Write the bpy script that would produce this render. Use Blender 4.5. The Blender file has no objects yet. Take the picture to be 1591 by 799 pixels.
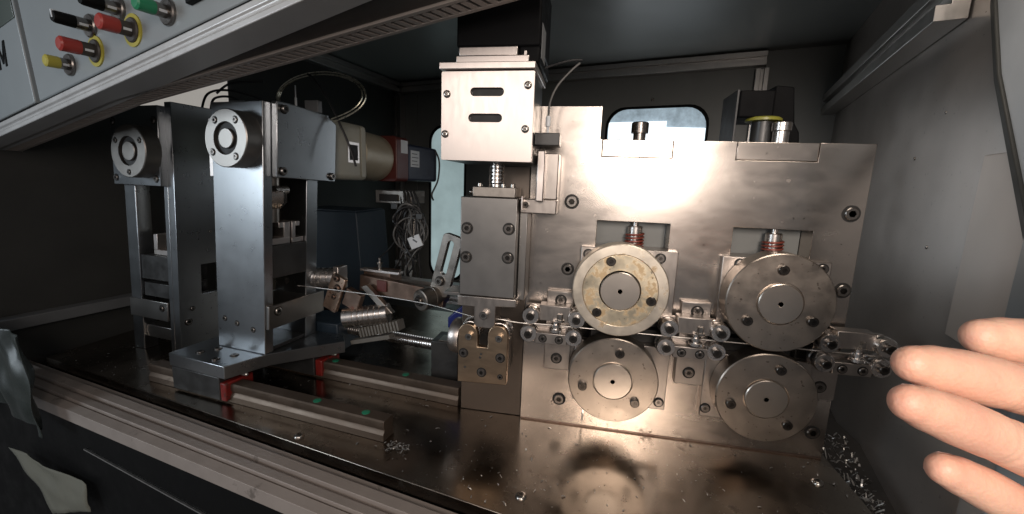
import bpy, bmesh, math, random
from mathutils import Vector, Matrix, noise
random.seed(7)
SC = bpy.context.scene
COL = SC.collection
R = math.radians
K = 0.001                                   # every number below is in millimetres

# ------------------------------------------------------------------ camera
cam = bpy.data.objects.new('camera', bpy.data.cameras.new('camera'))
COL.objects.link(cam)
cam.data.sensor_width = 36.0
cam.data.lens = 14.806
cam.data.clip_start = 0.01
cam.data.clip_end = 100.0
cam.matrix_world = Matrix(((0.9821, -0.0674, 0.1759, -0.0358),
                           (0.1847, 0.1611, -0.9695, -0.4737),
                           (0.0370, 0.9846, 0.1706, 0.2837),
                           (0, 0, 0, 1)))
SC.camera = cam

# ------------------------------------------------------------------ world and lamps
world = bpy.data.worlds.new('World'); SC.world = world; world.use_nodes = True
bg = world.node_tree.nodes['Background']
bg.inputs[0].default_value = (0.95, 0.96, 1.0, 1); bg.inputs[1].default_value = 0.10

def area(name, loc, target, size, sizey, power, colour, spread=180):
    l = bpy.data.lights.new(name, 'AREA'); l.shape = 'RECTANGLE'
    l.size = size; l.size_y = sizey; l.energy = power; l.color = colour; l.spread = R(spread)
    o = bpy.data.objects.new(name, l); COL.objects.link(o)
    o.location = loc
    o.rotation_euler = (Vector(target) - Vector(loc)).to_track_quat('-Z', 'Y').to_euler()
    return o
area('workshop_lamp', (-0.42, -1.25, 0.60), (0.0, 0.0, 0.22), 0.42, 0.36, 2.1, (1.0, 0.88, 0.80))
area('work_light', (0.11, -0.80, 0.42), (0.03, 0.0, 0.20), 0.20, 0.26, 1.25, (1.0, 0.88, 0.79), 110)
area('cabinet_lamp', (0.13, -0.15, 0.585), (0.09, 0.0, 0.10), 0.30, 0.04, 0.38, (1.0, 0.88, 0.76), 130)
area('daylight_opening', (-1.40, -0.95, 0.38), (-0.52, 0.0, 0.25), 0.42, 0.42, 0.9, (0.80, 0.91, 1.0), 70)

SC.view_settings.view_transform = 'Standard'
SC.view_settings.look = 'None'
SC.view_settings.exposure = 0.2
SC.view_settings.gamma = 1.0
SC.view_settings.use_curve_mapping = False
SC.render.engine = 'CYCLES'
SC.cycles.use_denoising = True
SC.cycles.max_bounces = 8
SC.cycles.sample_clamp_indirect = 4.0
SC.cycles.caustics_reflective = False
SC.cycles.caustics_refractive = False

# ------------------------------------------------------------------ materials
MATS = {}
def mat(name, base, metallic=0.0, rough=0.5, var=0.15, scale=40.0, stretch=(1, 1, 1), bump=0.05, rvar=0.12,
        stain=0.0, stain_col=(0.05, 0.04, 0.03), stain_scale=60.0, stain_size=0.62, emit=None, emit_s=0.0, sss=0.0,
        aniso=0.0, coat=0.0, spec=None, bump_scale=None, transmission=0.0, alpha=1.0, big=0.0, speck=0.0, evar=0.0, smear=0.0):
    m = bpy.data.materials.new(name); m.use_nodes = True; MATS[name] = m
    nt = m.node_tree; N = nt.nodes; L = nt.links
    b = N['Principled BSDF']
    b.inputs['Metallic'].default_value = metallic
    b.inputs['Roughness'].default_value = rough
    tc = N.new('ShaderNodeTexCoord')
    mp = N.new('ShaderNodeMapping'); mp.inputs['Scale'].default_value = stretch
    L.new(tc.outputs['Object'], mp.inputs['Vector'])
    n1 = N.new('ShaderNodeTexNoise'); n1.inputs['Scale'].default_value = scale
    n1.inputs['Detail'].default_value = 6; n1.inputs['Roughness'].default_value = 0.65
    L.new(mp.outputs[0], n1.inputs['Vector'])
    cr = N.new('ShaderNodeMapRange'); cr.inputs['From Min'].default_value = 0.3; cr.inputs['From Max'].default_value = 0.7
    cr.inputs['To Min'].default_value = 1 - var; cr.inputs['To Max'].default_value = 1 + var
    L.new(n1.outputs[0], cr.inputs['Value'])
    mul = N.new('ShaderNodeMix'); mul.data_type = 'RGBA'; mul.blend_type = 'MULTIPLY'; mul.inputs[0].default_value = 1
    mul.inputs[6].default_value = (*base, 1)
    L.new(cr.outputs[0], mul.inputs[7])
    colour = mul.outputs[2]
    if big > 0:
        n3 = N.new('ShaderNodeTexNoise'); n3.inputs['Scale'].default_value = 9.0; n3.inputs['Detail'].default_value = 3
        L.new(tc.outputs['Object'], n3.inputs['Vector'])
        r3 = N.new('ShaderNodeMapRange'); r3.inputs['From Min'].default_value = 0.35; r3.inputs['From Max'].default_value = 0.65
        r3.inputs['To Min'].default_value = 1 - big; r3.inputs['To Max'].default_value = 1 + big
        L.new(n3.outputs[0], r3.inputs['Value'])
        m3 = N.new('ShaderNodeMix'); m3.data_type = 'RGBA'; m3.blend_type = 'MULTIPLY'; m3.inputs[0].default_value = 1
        L.new(colour, m3.inputs[6]); L.new(r3.outputs[0], m3.inputs[7]); colour = m3.outputs[2]
    rsock = None
    rr = N.new('ShaderNodeMapRange'); rr.inputs['From Min'].default_value = 0.3; rr.inputs['From Max'].default_value = 0.7
    rr.inputs['To Min'].default_value = max(0.02, rough - rvar); rr.inputs['To Max'].default_value = min(1, rough + rvar)
    L.new(n1.outputs[0], rr.inputs['Value'])
    rsock = rr.outputs[0]
    if stain > 0:
        n2 = N.new('ShaderNodeTexNoise'); n2.inputs['Scale'].default_value = stain_scale
        n2.inputs['Detail'].default_value = 8; n2.inputs['Roughness'].default_value = 0.7
        L.new(tc.outputs['Object'], n2.inputs['Vector'])
        rp = N.new('ShaderNodeMapRange'); rp.inputs['From Min'].default_value = stain_size; rp.inputs['From Max'].default_value = stain_size + 0.08
        rp.inputs['To Max'].default_value = stain
        L.new(n2.outputs[0], rp.inputs['Value'])
        mx = N.new('ShaderNodeMix'); mx.data_type = 'RGBA'
        L.new(rp.outputs[0], mx.inputs[0]); L.new(colour, mx.inputs[6]); mx.inputs[7].default_value = (*stain_col, 1)
        colour = mx.outputs[2]
        ad = N.new('ShaderNodeMath'); ad.operation = 'MULTIPLY_ADD'; ad.inputs[1].default_value = 0.3
        L.new(rp.outputs[0], ad.inputs[0]); L.new(rsock, ad.inputs[2]); rsock = ad.outputs[0]
    if speck > 0:                             # small dark pits and dirt specks, and thin scratches
        n4 = N.new('ShaderNodeTexNoise'); n4.inputs['Scale'].default_value = 240; n4.inputs['Detail'].default_value = 2
        L.new(tc.outputs['Object'], n4.inputs['Vector'])
        r4 = N.new('ShaderNodeMapRange'); r4.inputs['From Min'].default_value = 0.69; r4.inputs['From Max'].default_value = 0.73; r4.inputs['To Max'].default_value = speck
        L.new(n4.outputs[0], r4.inputs['Value'])
        m4 = N.new('ShaderNodeMix'); m4.data_type = 'RGBA'
        L.new(r4.outputs[0], m4.inputs[0]); L.new(colour, m4.inputs[6]); m4.inputs[7].default_value = (0.07, 0.055, 0.045, 1); colour = m4.outputs[2]
    if smear > 0:                             # oily wiped smears change the gloss
        mp5 = N.new('ShaderNodeMapping'); mp5.inputs['Rotation'].default_value = (0.3, 0.5, 0.2); mp5.inputs['Scale'].default_value = (1, 1, 2.4)
        L.new(tc.outputs['Object'], mp5.inputs['Vector'])
        n5 = N.new('ShaderNodeTexNoise'); n5.inputs['Scale'].default_value = 17; n5.inputs['Detail'].default_value = 7; n5.inputs['Distortion'].default_value = 0.8
        L.new(mp5.outputs[0], n5.inputs['Vector'])
        r5 = N.new('ShaderNodeMapRange'); r5.inputs['From Min'].default_value = 0.35; r5.inputs['From Max'].default_value = 0.68
        r5.inputs['To Min'].default_value = -smear; r5.inputs['To Max'].default_value = smear
        L.new(n5.outputs[0], r5.inputs['Value'])
        a5 = N.new('ShaderNodeMath'); a5.operation = 'ADD'; a5.use_clamp = True
        L.new(rsock, a5.inputs[0]); L.new(r5.outputs[0], a5.inputs[1]); rsock = a5.outputs[0]
    L.new(colour, b.inputs['Base Color'])
    L.new(rsock, b.inputs['Roughness'])
    if bump > 0:
        nb = N.new('ShaderNodeTexNoise'); nb.inputs['Scale'].default_value = bump_scale or scale * 4
        nb.inputs['Detail'].default_value = 4
        L.new(mp.outputs[0], nb.inputs['Vector'])
        bp = N.new('ShaderNodeBump'); bp.inputs['Strength'].default_value = bump; bp.inputs['Distance'].default_value = 0.0006
        L.new(nb.outputs[0], bp.inputs['Height']); L.new(bp.outputs[0], b.inputs['Normal'])
    if emit:
        b.inputs['Emission Color'].default_value = (*emit, 1); b.inputs['Emission Strength'].default_value = emit_s
        if evar:
            re_ = N.new('ShaderNodeMapRange'); re_.inputs['From Min'].default_value = 0.3; re_.inputs['From Max'].default_value = 0.7
            re_.inputs['To Min'].default_value = emit_s * (1 - evar); re_.inputs['To Max'].default_value = emit_s * (1 + evar)
            L.new(n1.outputs[0], re_.inputs['Value']); L.new(re_.outputs[0], b.inputs['Emission Strength'])
    if sss:
        b.inputs['Subsurface Weight'].default_value = sss
        b.inputs['Subsurface Radius'].default_value = (1.0, 0.35, 0.2); b.inputs['Subsurface Scale'].default_value = 0.006
    if spec is not None: b.inputs['Specular IOR Level'].default_value = spec
    if aniso: b.inputs['Anisotropic'].default_value = aniso
    if coat:
        b.inputs['Coat Weight'].default_value = coat; b.inputs['Coat Roughness'].default_value = 0.1
    if transmission: b.inputs['Transmission Weight'].default_value = transmission
    if alpha < 1: b.inputs['Alpha'].default_value = alpha
    return m

mat('ground_steel', (0.53, 0.475, 0.43), 1, 0.245, 0.025, 30, (1, 1, 3), 0.01, 0.02, stain=0.8, stain_col=(0.16, 0.12, 0.09), stain_scale=62, stain_size=0.635, big=0.04, speck=0.7, smear=0.022)
mat('bright_steel', (0.66, 0.60, 0.565), 1, 0.36, 0.03, 60, (4, 1, 1), 0.02, 0.04)
mat('blued_steel', (0.37, 0.385, 0.40), 1, 0.29, 0.02, 60, (1, 1, 0.5), 0.004, 0.015, stain=0.15, stain_scale=70, stain_size=0.68, speck=0.3, smear=0.012, stain_col=(0.1, 0.1, 0.1), big=0.03)
mat('slide_steel', (0.34, 0.325, 0.31), 1, 0.34, 0.02, 40, (1, 1, 1), 0.01, 0.02, stain=0.25, stain_scale=60, stain_size=0.68, big=0.04)
mat('flange_steel', (0.30, 0.28, 0.26), 1, 0.40, 0.05, 50, (1, 1, 1), 0.02, 0.04)
mat('roll_steel', (0.43, 0.375, 0.325), 1, 0.36, 0.07, 50, (1, 1, 1), 0.02, 0.06, stain=0.5, stain_scale=22, stain_size=0.63, stain_col=(0.14, 0.11, 0.09), big=0.06, speck=0.6, smear=0.04)
mat('roll_pale', (0.76, 0.68, 0.57), 0.95, 0.38, 0.08, 40, (1, 1, 1), 0.05, 0.08, stain=0.75, stain_scale=55, stain_size=0.57, stain_col=(0.42, 0.29, 0.15))
mat('roll_stained', (0.76, 0.66, 0.49), 0.92, 0.34, 0.10, 40, (1, 1, 1), 0.08, 0.08, stain=0.75, stain_scale=85, stain_size=0.49, stain_col=(0.46, 0.32, 0.17), big=0.12, speck=0.7)
mat('hub_steel', (0.60, 0.54, 0.48), 1, 0.32, 0.02, 60, (1, 1, 1), 0.0, 0.01)
mat('bracket_steel', (0.42, 0.38, 0.35), 1, 0.35, 0.08, 40, (3, 1, 1), 0.03, 0.06, stain=0.4, stain_scale=70, stain_size=0.63)
mat('fork_steel', (0.42, 0.31, 0.215), 1, 0.34, 0.1, 40, (1, 1, 3), 0.03, 0.07, stain=0.4, stain_scale=60, stain_size=0.62)
mat('roller_chrome', (0.70, 0.66, 0.63), 1, 0.27, 0.05, 60, (1, 1, 1), 0.01, 0.05)
mat('black_oxide', (0.23, 0.21, 0.195), 1, 0.30, 0.15, 80, (1, 1, 1), 0.03, 0.08)
mat('screw_dark', (0.10, 0.09, 0.082), 1, 0.30, 0.1, 80, (1, 1, 1), 0.02, 0.06)
mat('socket_metal', (0.06, 0.055, 0.05), 1, 0.25, 0.1, 60)
mat('socket_dark', (0.012, 0.011, 0.010), 0, 0.6, 0.1, 60)
mat('bolt_steel', (0.42, 0.39, 0.36), 1, 0.25, 0.1, 80, (1, 1, 1), 0.02, 0.06)
mat('bed_steel', (0.34, 0.295, 0.25), 1, 0.235, 0.16, 14, (1, 1, 1), 0.02, 0.07, stain=0.55, stain_scale=34, stain_size=0.6, stain_col=(0.08, 0.06, 0.045), big=0.2, speck=0.6, smear=0.05)
mat('bed_edge', (0.20, 0.17, 0.145), 1, 0.42, 0.1, 40)
mat('cabinet_paint', (0.23, 0.235, 0.225), 0.0, 0.42, 0.05, 12, (1, 1, 1), 0.03, 0.06, bump_scale=500)
mat('liner_steel', (0.37, 0.325, 0.295), 0.5, 0.33, 0.06, 10, (1, 1, 1), 0.02, 0.06, stain=0.5, stain_scale=26, stain_size=0.7, stain_col=(0.12, 0.10, 0.09), big=0.08, speck=0.4, smear=0.018)
mat('reflection_beige', (0.50, 0.43, 0.38), 0.4, 0.4, 0.05, 12, (1, 1, 1), 0.02, 0.05, big=0.08)  # lighter tone that paints the reflection on the right wall
mat('panel_paint', (0.27, 0.295, 0.305), 0.0, 0.33, 0.03, 10, (1, 1, 1), 0.04, 0.05, bump_scale=600)
mat('profile_alu', (0.55, 0.53, 0.51), 1, 0.40, 0.06, 40, (8, 1, 1), 0.02, 0.06)
mat('rail_alu', (0.40, 0.345, 0.31), 0.35, 0.42, 0.05, 30, (1, 1, 1), 0.04, 0.08, stain=0.6, stain_scale=40, stain_size=0.62)
mat('edge_alu', (0.55, 0.54, 0.53), 0.4, 0.38, 0.04, 30, (1, 1, 1), 0.02, 0.05)
mat('header_dark', (0.058, 0.050, 0.045), 0.3, 0.5, 0.1, 30)
mat('liner_black', (0.055, 0.055, 0.052), 0, 0.5, 0.1, 12, spec=0.2)
mat('black_paint', (0.0035, 0.0035, 0.0035), 0, 0.55, 0.1, 30, spec=0.12)
mat('motor_black', (0.004, 0.004, 0.0045), 0, 0.6, 0.1, 80, bump=0.08, spec=0.08)
mat('column_dark', (0.13, 0.11, 0.095), 1, 0.42, 0.05, 30, (1, 1, 1), 0.02, 0.05, stain=0.4, stain_scale=30, stain_size=0.62)
mat('side_grey', (0.05, 0.05, 0.052), 0, 0.5, 0.05, 30)
mat('motor_navy', (0.022, 0.03, 0.055), 0, 0.4, 0.1, 60)
mat('cast_beige', (0.40, 0.385, 0.32), 0.0, 0.5, 0.08, 40, bump=0.1)
mat('tube_beige', (0.36, 0.315, 0.235), 0.2, 0.42, 0.08, 40)
mat('flange_maroon', (0.085, 0.018, 0.014), 0, 0.4, 0.1, 40)
mat('label_white', (0.62, 0.64, 0.66), 0, 0.5, 0.05, 30)
mat('label_grey', (0.15, 0.155, 0.16), 0, 0.5, 0.05, 30)
mat('print_grey', (0.10, 0.11, 0.12), 0, 0.6, 0.05, 30)
mat('spring_red', (0.20, 0.045, 0.03), 0.2, 0.4, 0.15, 80)
mat('cap_red', (0.18, 0.013, 0.010), 0, 0.45, 0.2, 60, stain=0.85, stain_scale=90, stain_size=0.52, stain_col=(0.03, 0.02, 0.015))
mat('knob_red', (0.34, 0.035, 0.025), 0, 0.35, 0.05, 40)
mat('knob_green', (0.02, 0.22, 0.10), 0, 0.35, 0.05, 40)
mat('knob_yellow', (0.42, 0.36, 0.05), 0, 0.4, 0.05, 40)
mat('plug_green', (0.02, 0.20, 0.11), 0, 0.4, 0.1, 60)
mat('ring_yellow', (0.22, 0.21, 0.03), 0, 0.4, 0.1, 40)
mat('copper_plate', (0.62, 0.46, 0.36), 1, 0.36, 0.2, 60, stain=0.8, stain_scale=80, stain_size=0.55, stain_col=(0.22, 0.08, 0.04))
mat('arm_brown', (0.20, 0.14, 0.11), 0.9, 0.42, 0.2, 50, stain=0.5, stain_scale=60, stain_size=0.58, stain_col=(0.20, 0.05, 0.03))
mat('arm_steel', (0.34, 0.31, 0.28), 1, 0.36, 0.1, 50)
mat('rail_steel', (0.15, 0.115, 0.09), 0.8, 0.48, 0.12, 30, (1, 1, 1), 0.03, 0.08, stain=0.5, stain_scale=40, stain_size=0.6)
mat('block_dark', (0.06, 0.06, 0.06), 0.6, 0.4, 0.15, 40)
mat('blue_box', (0.018, 0.032, 0.048), 0, 0.5, 0.08, 20)
mat('blue_plastic', (0.015, 0.025, 0.16), 0, 0.4, 0.08, 30)
mat('wire_steel', (0.45, 0.42, 0.39), 1, 0.42, 0.05, 40)
mat('cable_black', (0.015, 0.015, 0.016), 0, 0.42, 0.1, 60)
mat('cable_grey', (0.09, 0.088, 0.085), 0, 0.45, 0.1, 60)
mat('steel_cable', (0.55, 0.52, 0.42), 1, 0.3, 0.2, 200)
mat('chip_steel', (0.55, 0.54, 0.52), 0.7, 0.3, 0.1, 60)
mat('chain_plastic', (0.13, 0.12, 0.105), 0, 0.5, 0.1, 60)
mat('film', (0.03, 0.038, 0.035), 0.0, 0.34, 0.25, 14, bump=0.5, bump_scale=30, alpha=0.75)
mat('paper', (0.17, 0.168, 0.135), 0, 0.7, 0.06, 20)
mat('pane_teal', (0.25, 0.31, 0.32), 0, 0.15, 0.03, 9, bump=0, evar=0.18, emit=(0.36, 0.47, 0.48), emit_s=0.62)
mat('pane_white', (0.6, 0.65, 0.7), 0, 0.15, 0.03, 5, bump=0, emit=(0.88, 0.95, 1.0), emit_s=1.25)
mat('pane_blue', (0.25, 0.3, 0.34), 0, 0.15, 0.3, 40, bump=0, evar=0.35, emit=(0.38, 0.48, 0.55), emit_s=0.62)
mat('pane_beige', (0.4, 0.38, 0.35), 0, 0.3, 0.03, 5, bump=0, emit=(0.50, 0.47, 0.43), emit_s=0.55)
mat('screen', (0.09, 0.11, 0.10), 0, 0.2, 0.05, 10, bump=0)

def skin_mat():
    m = mat('skin', (0.84, 0.52, 0.375), 0, 0.46, 0.07, 60, (1, 1, 1), 0.55, 0.08, sss=0.3, bump_scale=520)
    nt = m.node_tree; N = nt.nodes; L = nt.links; b = N['Principled BSDF']
    src = b.inputs['Base Color'].links[0].from_socket
    tc = N.new('ShaderNodeTexCoord'); n = N.new('ShaderNodeTexNoise'); n.inputs['Scale'].default_value = 55; n.inputs['Detail'].default_value = 4
    L.new(tc.outputs['Object'], n.inputs['Vector'])
    r = N.new('ShaderNodeMapRange'); r.inputs['From Min'].default_value = 0.42; r.inputs['From Max'].default_value = 0.68; r.inputs['To Max'].default_value = 0.45
    L.new(n.outputs[0], r.inputs['Value'])
    mx = N.new('ShaderNodeMix'); mx.data_type = 'RGBA'
    L.new(r.outputs[0], mx.inputs[0]); L.new(src, mx.inputs[6]); mx.inputs[7].default_value = (0.76, 0.36, 0.27, 1)
    sx = N.new('ShaderNodeSeparateXYZ'); L.new(tc.outputs['Object'], sx.inputs[0])
    tr = N.new('ShaderNodeMapRange'); tr.inputs['From Min'].default_value = -0.085; tr.inputs['From Max'].default_value = -0.14; tr.inputs['To Max'].default_value = 0.55
    L.new(sx.outputs[0], tr.inputs['Value'])
    m2 = N.new('ShaderNodeMix'); m2.data_type = 'RGBA'
    L.new(tr.outputs[0], m2.inputs[0]); L.new(mx.outputs[2], m2.inputs[6]); m2.inputs[7].default_value = (0.76, 0.38, 0.27, 1)
    L.new(m2.outputs[2], b.inputs['Base Color'])
skin_mat()
mat('nail', (0.80, 0.52, 0.45), 0, 0.25, 0.03, 40)

# ------------------------------------------------------------------ geometry helpers (millimetres in, metres out)
OFF = {}                                     # world offset (mm) of each root, so parts can be written in world millimetres
def rectpoly(x0, x1, z0, z1): return [(x0, z0), (x1, z0), (x1, z1), (x0, z1)]
def roundrect(x0, x1, z0, z1, r, n=6):
    out = []
    for cx, cz, a0 in ((x1 - r, z0 + r, -90), (x1 - r, z1 - r, 0), (x0 + r, z1 - r, 90), (x0 + r, z0 + r, 180)):
        for k in range(n + 1):
            a = R(a0 + 90 * k / n); out.append((cx + r * math.cos(a), cz + r * math.sin(a)))
    return out
def circle(cx, cz, r, n=24): return [(cx + r * math.cos(2 * math.pi * k / n), cz + r * math.sin(2 * math.pi * k / n)) for k in range(n)]

class B:
    """collects shapes of ONE part"""
    def __init__(s, tf=None): s.bm = bmesh.new(); s.tf = tf; s.idx = 0
    def _done(s, verts):
        if s.tf:
            for v in verts: v.co = s.tf(v.co)
    def box(s, x0, x1, y0, y1, z0, z1, M=None):
        P = [Vector((x, y, z)) for x in (x0, x1) for y in (y0, y1) for z in (z0, z1)]
        if M: P = [M @ p for p in P]
        v = [s.bm.verts.new(p) for p in P]
        for f in ((0, 1, 3, 2), (4, 6, 7, 5), (0, 4, 5, 1), (2, 3, 7, 6), (0, 2, 6, 4), (1, 5, 7, 3)):
            s.bm.faces.new([v[i] for i in f]).material_index = s.idx
        s._done(v); return s
    def plate(s, outer, holes, d0, d1, M=None):
        """a polygon in (x, z) with holes, from y = d0 to y = d1"""
        bm = bmesh.new(); edges = []
        for loop in [outer] + list(holes):
            vs = [bm.verts.new((x, d0, z)) for x, z in loop]
            edges += [bm.edges.new((vs[i], vs[(i + 1) % len(vs)])) for i in range(len(vs))]
        bmesh.ops.triangle_fill(bm, use_beauty=True, use_dissolve=False, edges=edges)
        if not holes: bmesh.ops.dissolve_limit(bm, angle_limit=0.01, verts=bm.verts, edges=bm.edges)
        g = bmesh.ops.extrude_face_region(bm, geom=bm.faces[:])
        bmesh.ops.translate(bm, vec=(0, d1 - d0, 0), verts=[e for e in g['geom'] if isinstance(e, bmesh.types.BMVert)])
        bmesh.ops.recalc_face_normals(bm, faces=bm.faces)
        s.merge(bm, M); return s
    def grid(s, xs, zs, solid, d0, d1):
        """a slab in (x, z) made of the grid cells for which solid(x, z) holds"""
        bm = bmesh.new(); V = {}
        def v(i, j):
            if (i, j) not in V: V[i, j] = bm.verts.new((xs[i], d0, zs[j]))
            return V[i, j]
        for i in range(len(xs) - 1):
            for j in range(len(zs) - 1):
                if solid((xs[i] + xs[i + 1]) / 2, (zs[j] + zs[j + 1]) / 2): bm.faces.new((v(i, j), v(i + 1, j), v(i + 1, j + 1), v(i, j + 1)))
        g = bmesh.ops.extrude_face_region(bm, geom=bm.faces[:])
        bmesh.ops.translate(bm, vec=(0, d1 - d0, 0), verts=[e for e in g['geom'] if isinstance(e, bmesh.types.BMVert)])
        s.merge(bm); return s
    def merge(s, bm, M=None):
        mp = {}
        for v in bm.verts: mp[v] = s.bm.verts.new(M @ v.co if M else v.co)
        for f in bm.faces:
            try: s.bm.faces.new([mp[v] for v in f.verts]).material_index = s.idx
            except ValueError: pass
        s._done(list(mp.values())); bm.free()
    def lathe(s, c, axis, prof, seg=28):
        """prof = [(distance along axis, radius), ...]; closed at both ends when the radius is above zero"""
        c = Vector(c); ax = Vector(axis).normalized(); q = ax.to_track_quat('Z', 'Y')
        rings = []; new = []
        for h, r in prof:
            if r < 1e-6: ring = [s.bm.verts.new(c + ax * h)]
            else: ring = [s.bm.verts.new(c + q @ Vector((r * math.cos(2 * math.pi * k / seg), r * math.sin(2 * math.pi * k / seg), h))) for k in range(seg)]
            rings.append(ring); new += ring
        for a, b in zip(rings, rings[1:]):
            for k in range(seg):
                k2 = (k + 1) % seg
                vs = [a[k % len(a)], a[k2 % len(a)], b[k2 % len(b)], b[k % len(b)]]
                u = []
                for v in vs:
                    if v not in u: u.append(v)
                if len(u) > 2: s.bm.faces.new(u).material_index = s.idx
        for ring in (rings[0], rings[-1]):
            if len(ring) > 2: s.bm.faces.new(ring).material_index = s.idx
        s._done(new); return s
    def cyl(s, p0, p1, r, r1=None, seg=24, ch=0.0):
        p0 = Vector(p0); p1 = Vector(p1); d = (p1 - p0).length; r1 = r if r1 is None else r1
        prof = [(0, r - ch), (ch, r), (d - ch, r1), (d, r1 - ch)] if ch else [(0, r), (d, r1)]
        return s.lathe(p0, p1 - p0, prof, seg)
    def tube(s, pts, r, seg=8, sub=6, closed=False):
        P = [Vector(p) for p in pts]; C = []
        n = len(P)
        for i in range(n if closed else n - 1):
            g = (lambda j: P[j % n]) if closed else (lambda j: P[max(0, min(n - 1, j))])
            a, b, c, d = g(i - 1), g(i), g(i + 1), g(i + 2)
            for k in range(sub):
                t = k / sub
                C.append(0.5 * ((2 * b) + (c - a) * t + (2 * a - 5 * b + 4 * c - d) * t * t + (3 * b - a - 3 * c + d) * t ** 3))
        if not closed: C.append(P[-1])
        m = len(C); rings = []; new = []; nrm = None
        for i in range(m):
            t = (C[(i + 1) % m] - C[i - 1]) if closed else (C[min(m - 1, i + 1)] - C[max(0, i - 1)])
            t.normalize()
            if nrm is None: nrm = t.orthogonal().normalized()
            nrm = (nrm - t * nrm.dot(t)).normalized(); bn = t.cross(nrm)
            ring = [s.bm.verts.new(C[i] + r * (math.cos(2 * math.pi * k / seg) * nrm + math.sin(2 * math.pi * k / seg) * bn)) for k in range(seg)]
            rings.append(ring); new += ring
        for i in range(m if closed else m - 1):
            a, b = rings[i], rings[(i + 1) % m]
            for k in range(seg): s.bm.faces.new((a[k], a[(k + 1) % seg], b[(k + 1) % seg], b[k])).material_index = s.idx
        if not closed: s.bm.faces.new(rings[0]); s.bm.faces.new(rings[-1][::-1])
        s._done(new); return s
    def build(s, name, m, parent=None, bevel=0.0, smooth=True, off=None, angle=32):
        o3 = Vector(off if off is not None else OFF.get(parent.name if parent else '', (0, 0, 0)))
        bmesh.ops.recalc_face_normals(s.bm, faces=s.bm.faces)
        me = bpy.data.meshes.new(name)
        for v in s.bm.verts: v.co = (v.co - o3) * K
        s.bm.to_mesh(me); s.bm.free()
        for k in (m if isinstance(m, (list, tuple)) else [m]): me.materials.append(MATS[k])
        if smooth:
            for p in me.polygons: p.use_smooth = True
            me.set_sharp_from_angle(angle=R(angle))
        o = bpy.data.objects.new(name, me); COL.objects.link(o)
        if parent: o.parent = parent; OFF[o.name] = tuple(o3)
        if bevel:
            b = o.modifiers.new('edge', 'BEVEL'); b.width = bevel * K; b.segments = 2; b.limit_method = 'ANGLE'; b.angle_limit = R(50)
        return o

def thing(name, label, cat, loc=(0, 0, 0), rz=0.0, group=None, local=False):
    o = bpy.data.objects.new(name, None); COL.objects.link(o)
    o.empty_display_size = 0.01
    o.location = Vector(loc) * K; o.rotation_euler = (0, 0, R(rz))
    OFF[o.name] = (0, 0, 0) if local else tuple(loc)
    return tag(o, label, cat, group)
def tag(o, label, cat, group=None):
    o['label'] = label; o['category'] = cat
    if group: o['group'] = group
    return o
def struct(o, label=None):
    o['kind'] = 'structure'
    if label: o['label'] = label
    return o

SCREW = {}
def screw_mesh(style):
    if style in SCREW: return SCREW[style]
    b = B()                                   # unit radius, head towards -Y
    b.idx = 0
    h = {'cap': 0.85, 'flush': 0.42, 'button': 0.55, 'tall': 1.3}[style]
    if style == 'button': b.lathe((0, 0, 0), (0, -1, 0), [(0, 1.0), (0.2, 0.98), (0.42, 0.78), (0.55, 0.5), (0.55, 0.42)], 24)
    else: b.lathe((0, 0, 0), (0, -1, 0), [(0, 1.0), (h - 0.12, 1.0), (h, 0.88), (h, 0.56), (h, 0.55)], 24)
    b.idx = 2
    dp = 0.5 if h > 0.6 else 0.36
    rr_ = 0.56 if style != 'button' else 0.42
    b.lathe((0, 0, 0), (0, -1, 0), [(h, rr_), (h - dp, rr_ * .9), (h - dp - 0.05, 0)], 6 if style != 'button' else 12)
    b.idx = 1
    b.idx = 1
    if style in ('flush', 'cap'):
        b.lathe((0, 0, 0), (0, -1, 0), [(0.0, 1.32), (0.05, 1.32), (0.05, 1.0)], 24)
    o = b.build('screw_source', [{'button': 'bolt_steel', 'flush': 'black_oxide'}.get(style, 'screw_dark'), 'socket_dark', 'socket_metal'], None, 0, True, None, 40)
    me = o.data; bpy.data.objects.remove(o)
    # unit radius: undo the millimetre scale so that object scale = radius in metres
    me.transform(Matrix.Scale(1 / K, 4)); SCREW[style] = me
    return me
def screw(parent, x, y, z, r, style='cap', rot=None, name='cap_screw', mats=None, tf=None):
    me = screw_mesh(style)
    if mats:
        key = (style, mats)
        if key not in SCREW:
            m2 = me.copy(); m2.materials[0] = MATS[mats]; SCREW[key] = m2
        me = SCREW[key]
    o = bpy.data.objects.new(name, me); COL.objects.link(o); o.parent = parent
    p = Vector((x, y, z))
    if tf: p = tf(p)
    o.location = (p - Vector(OFF.get(parent.name, (0, 0, 0)))) * K
    o.scale = (r * K,) * 3
    if rot: o.rotation_euler = rot
    return o
RX = (0, 0, R(90))      # head towards +X
RUP = (R(-90), 0, 0)    # head towards +Z
RDN = (R(90), 0, 0)

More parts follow.
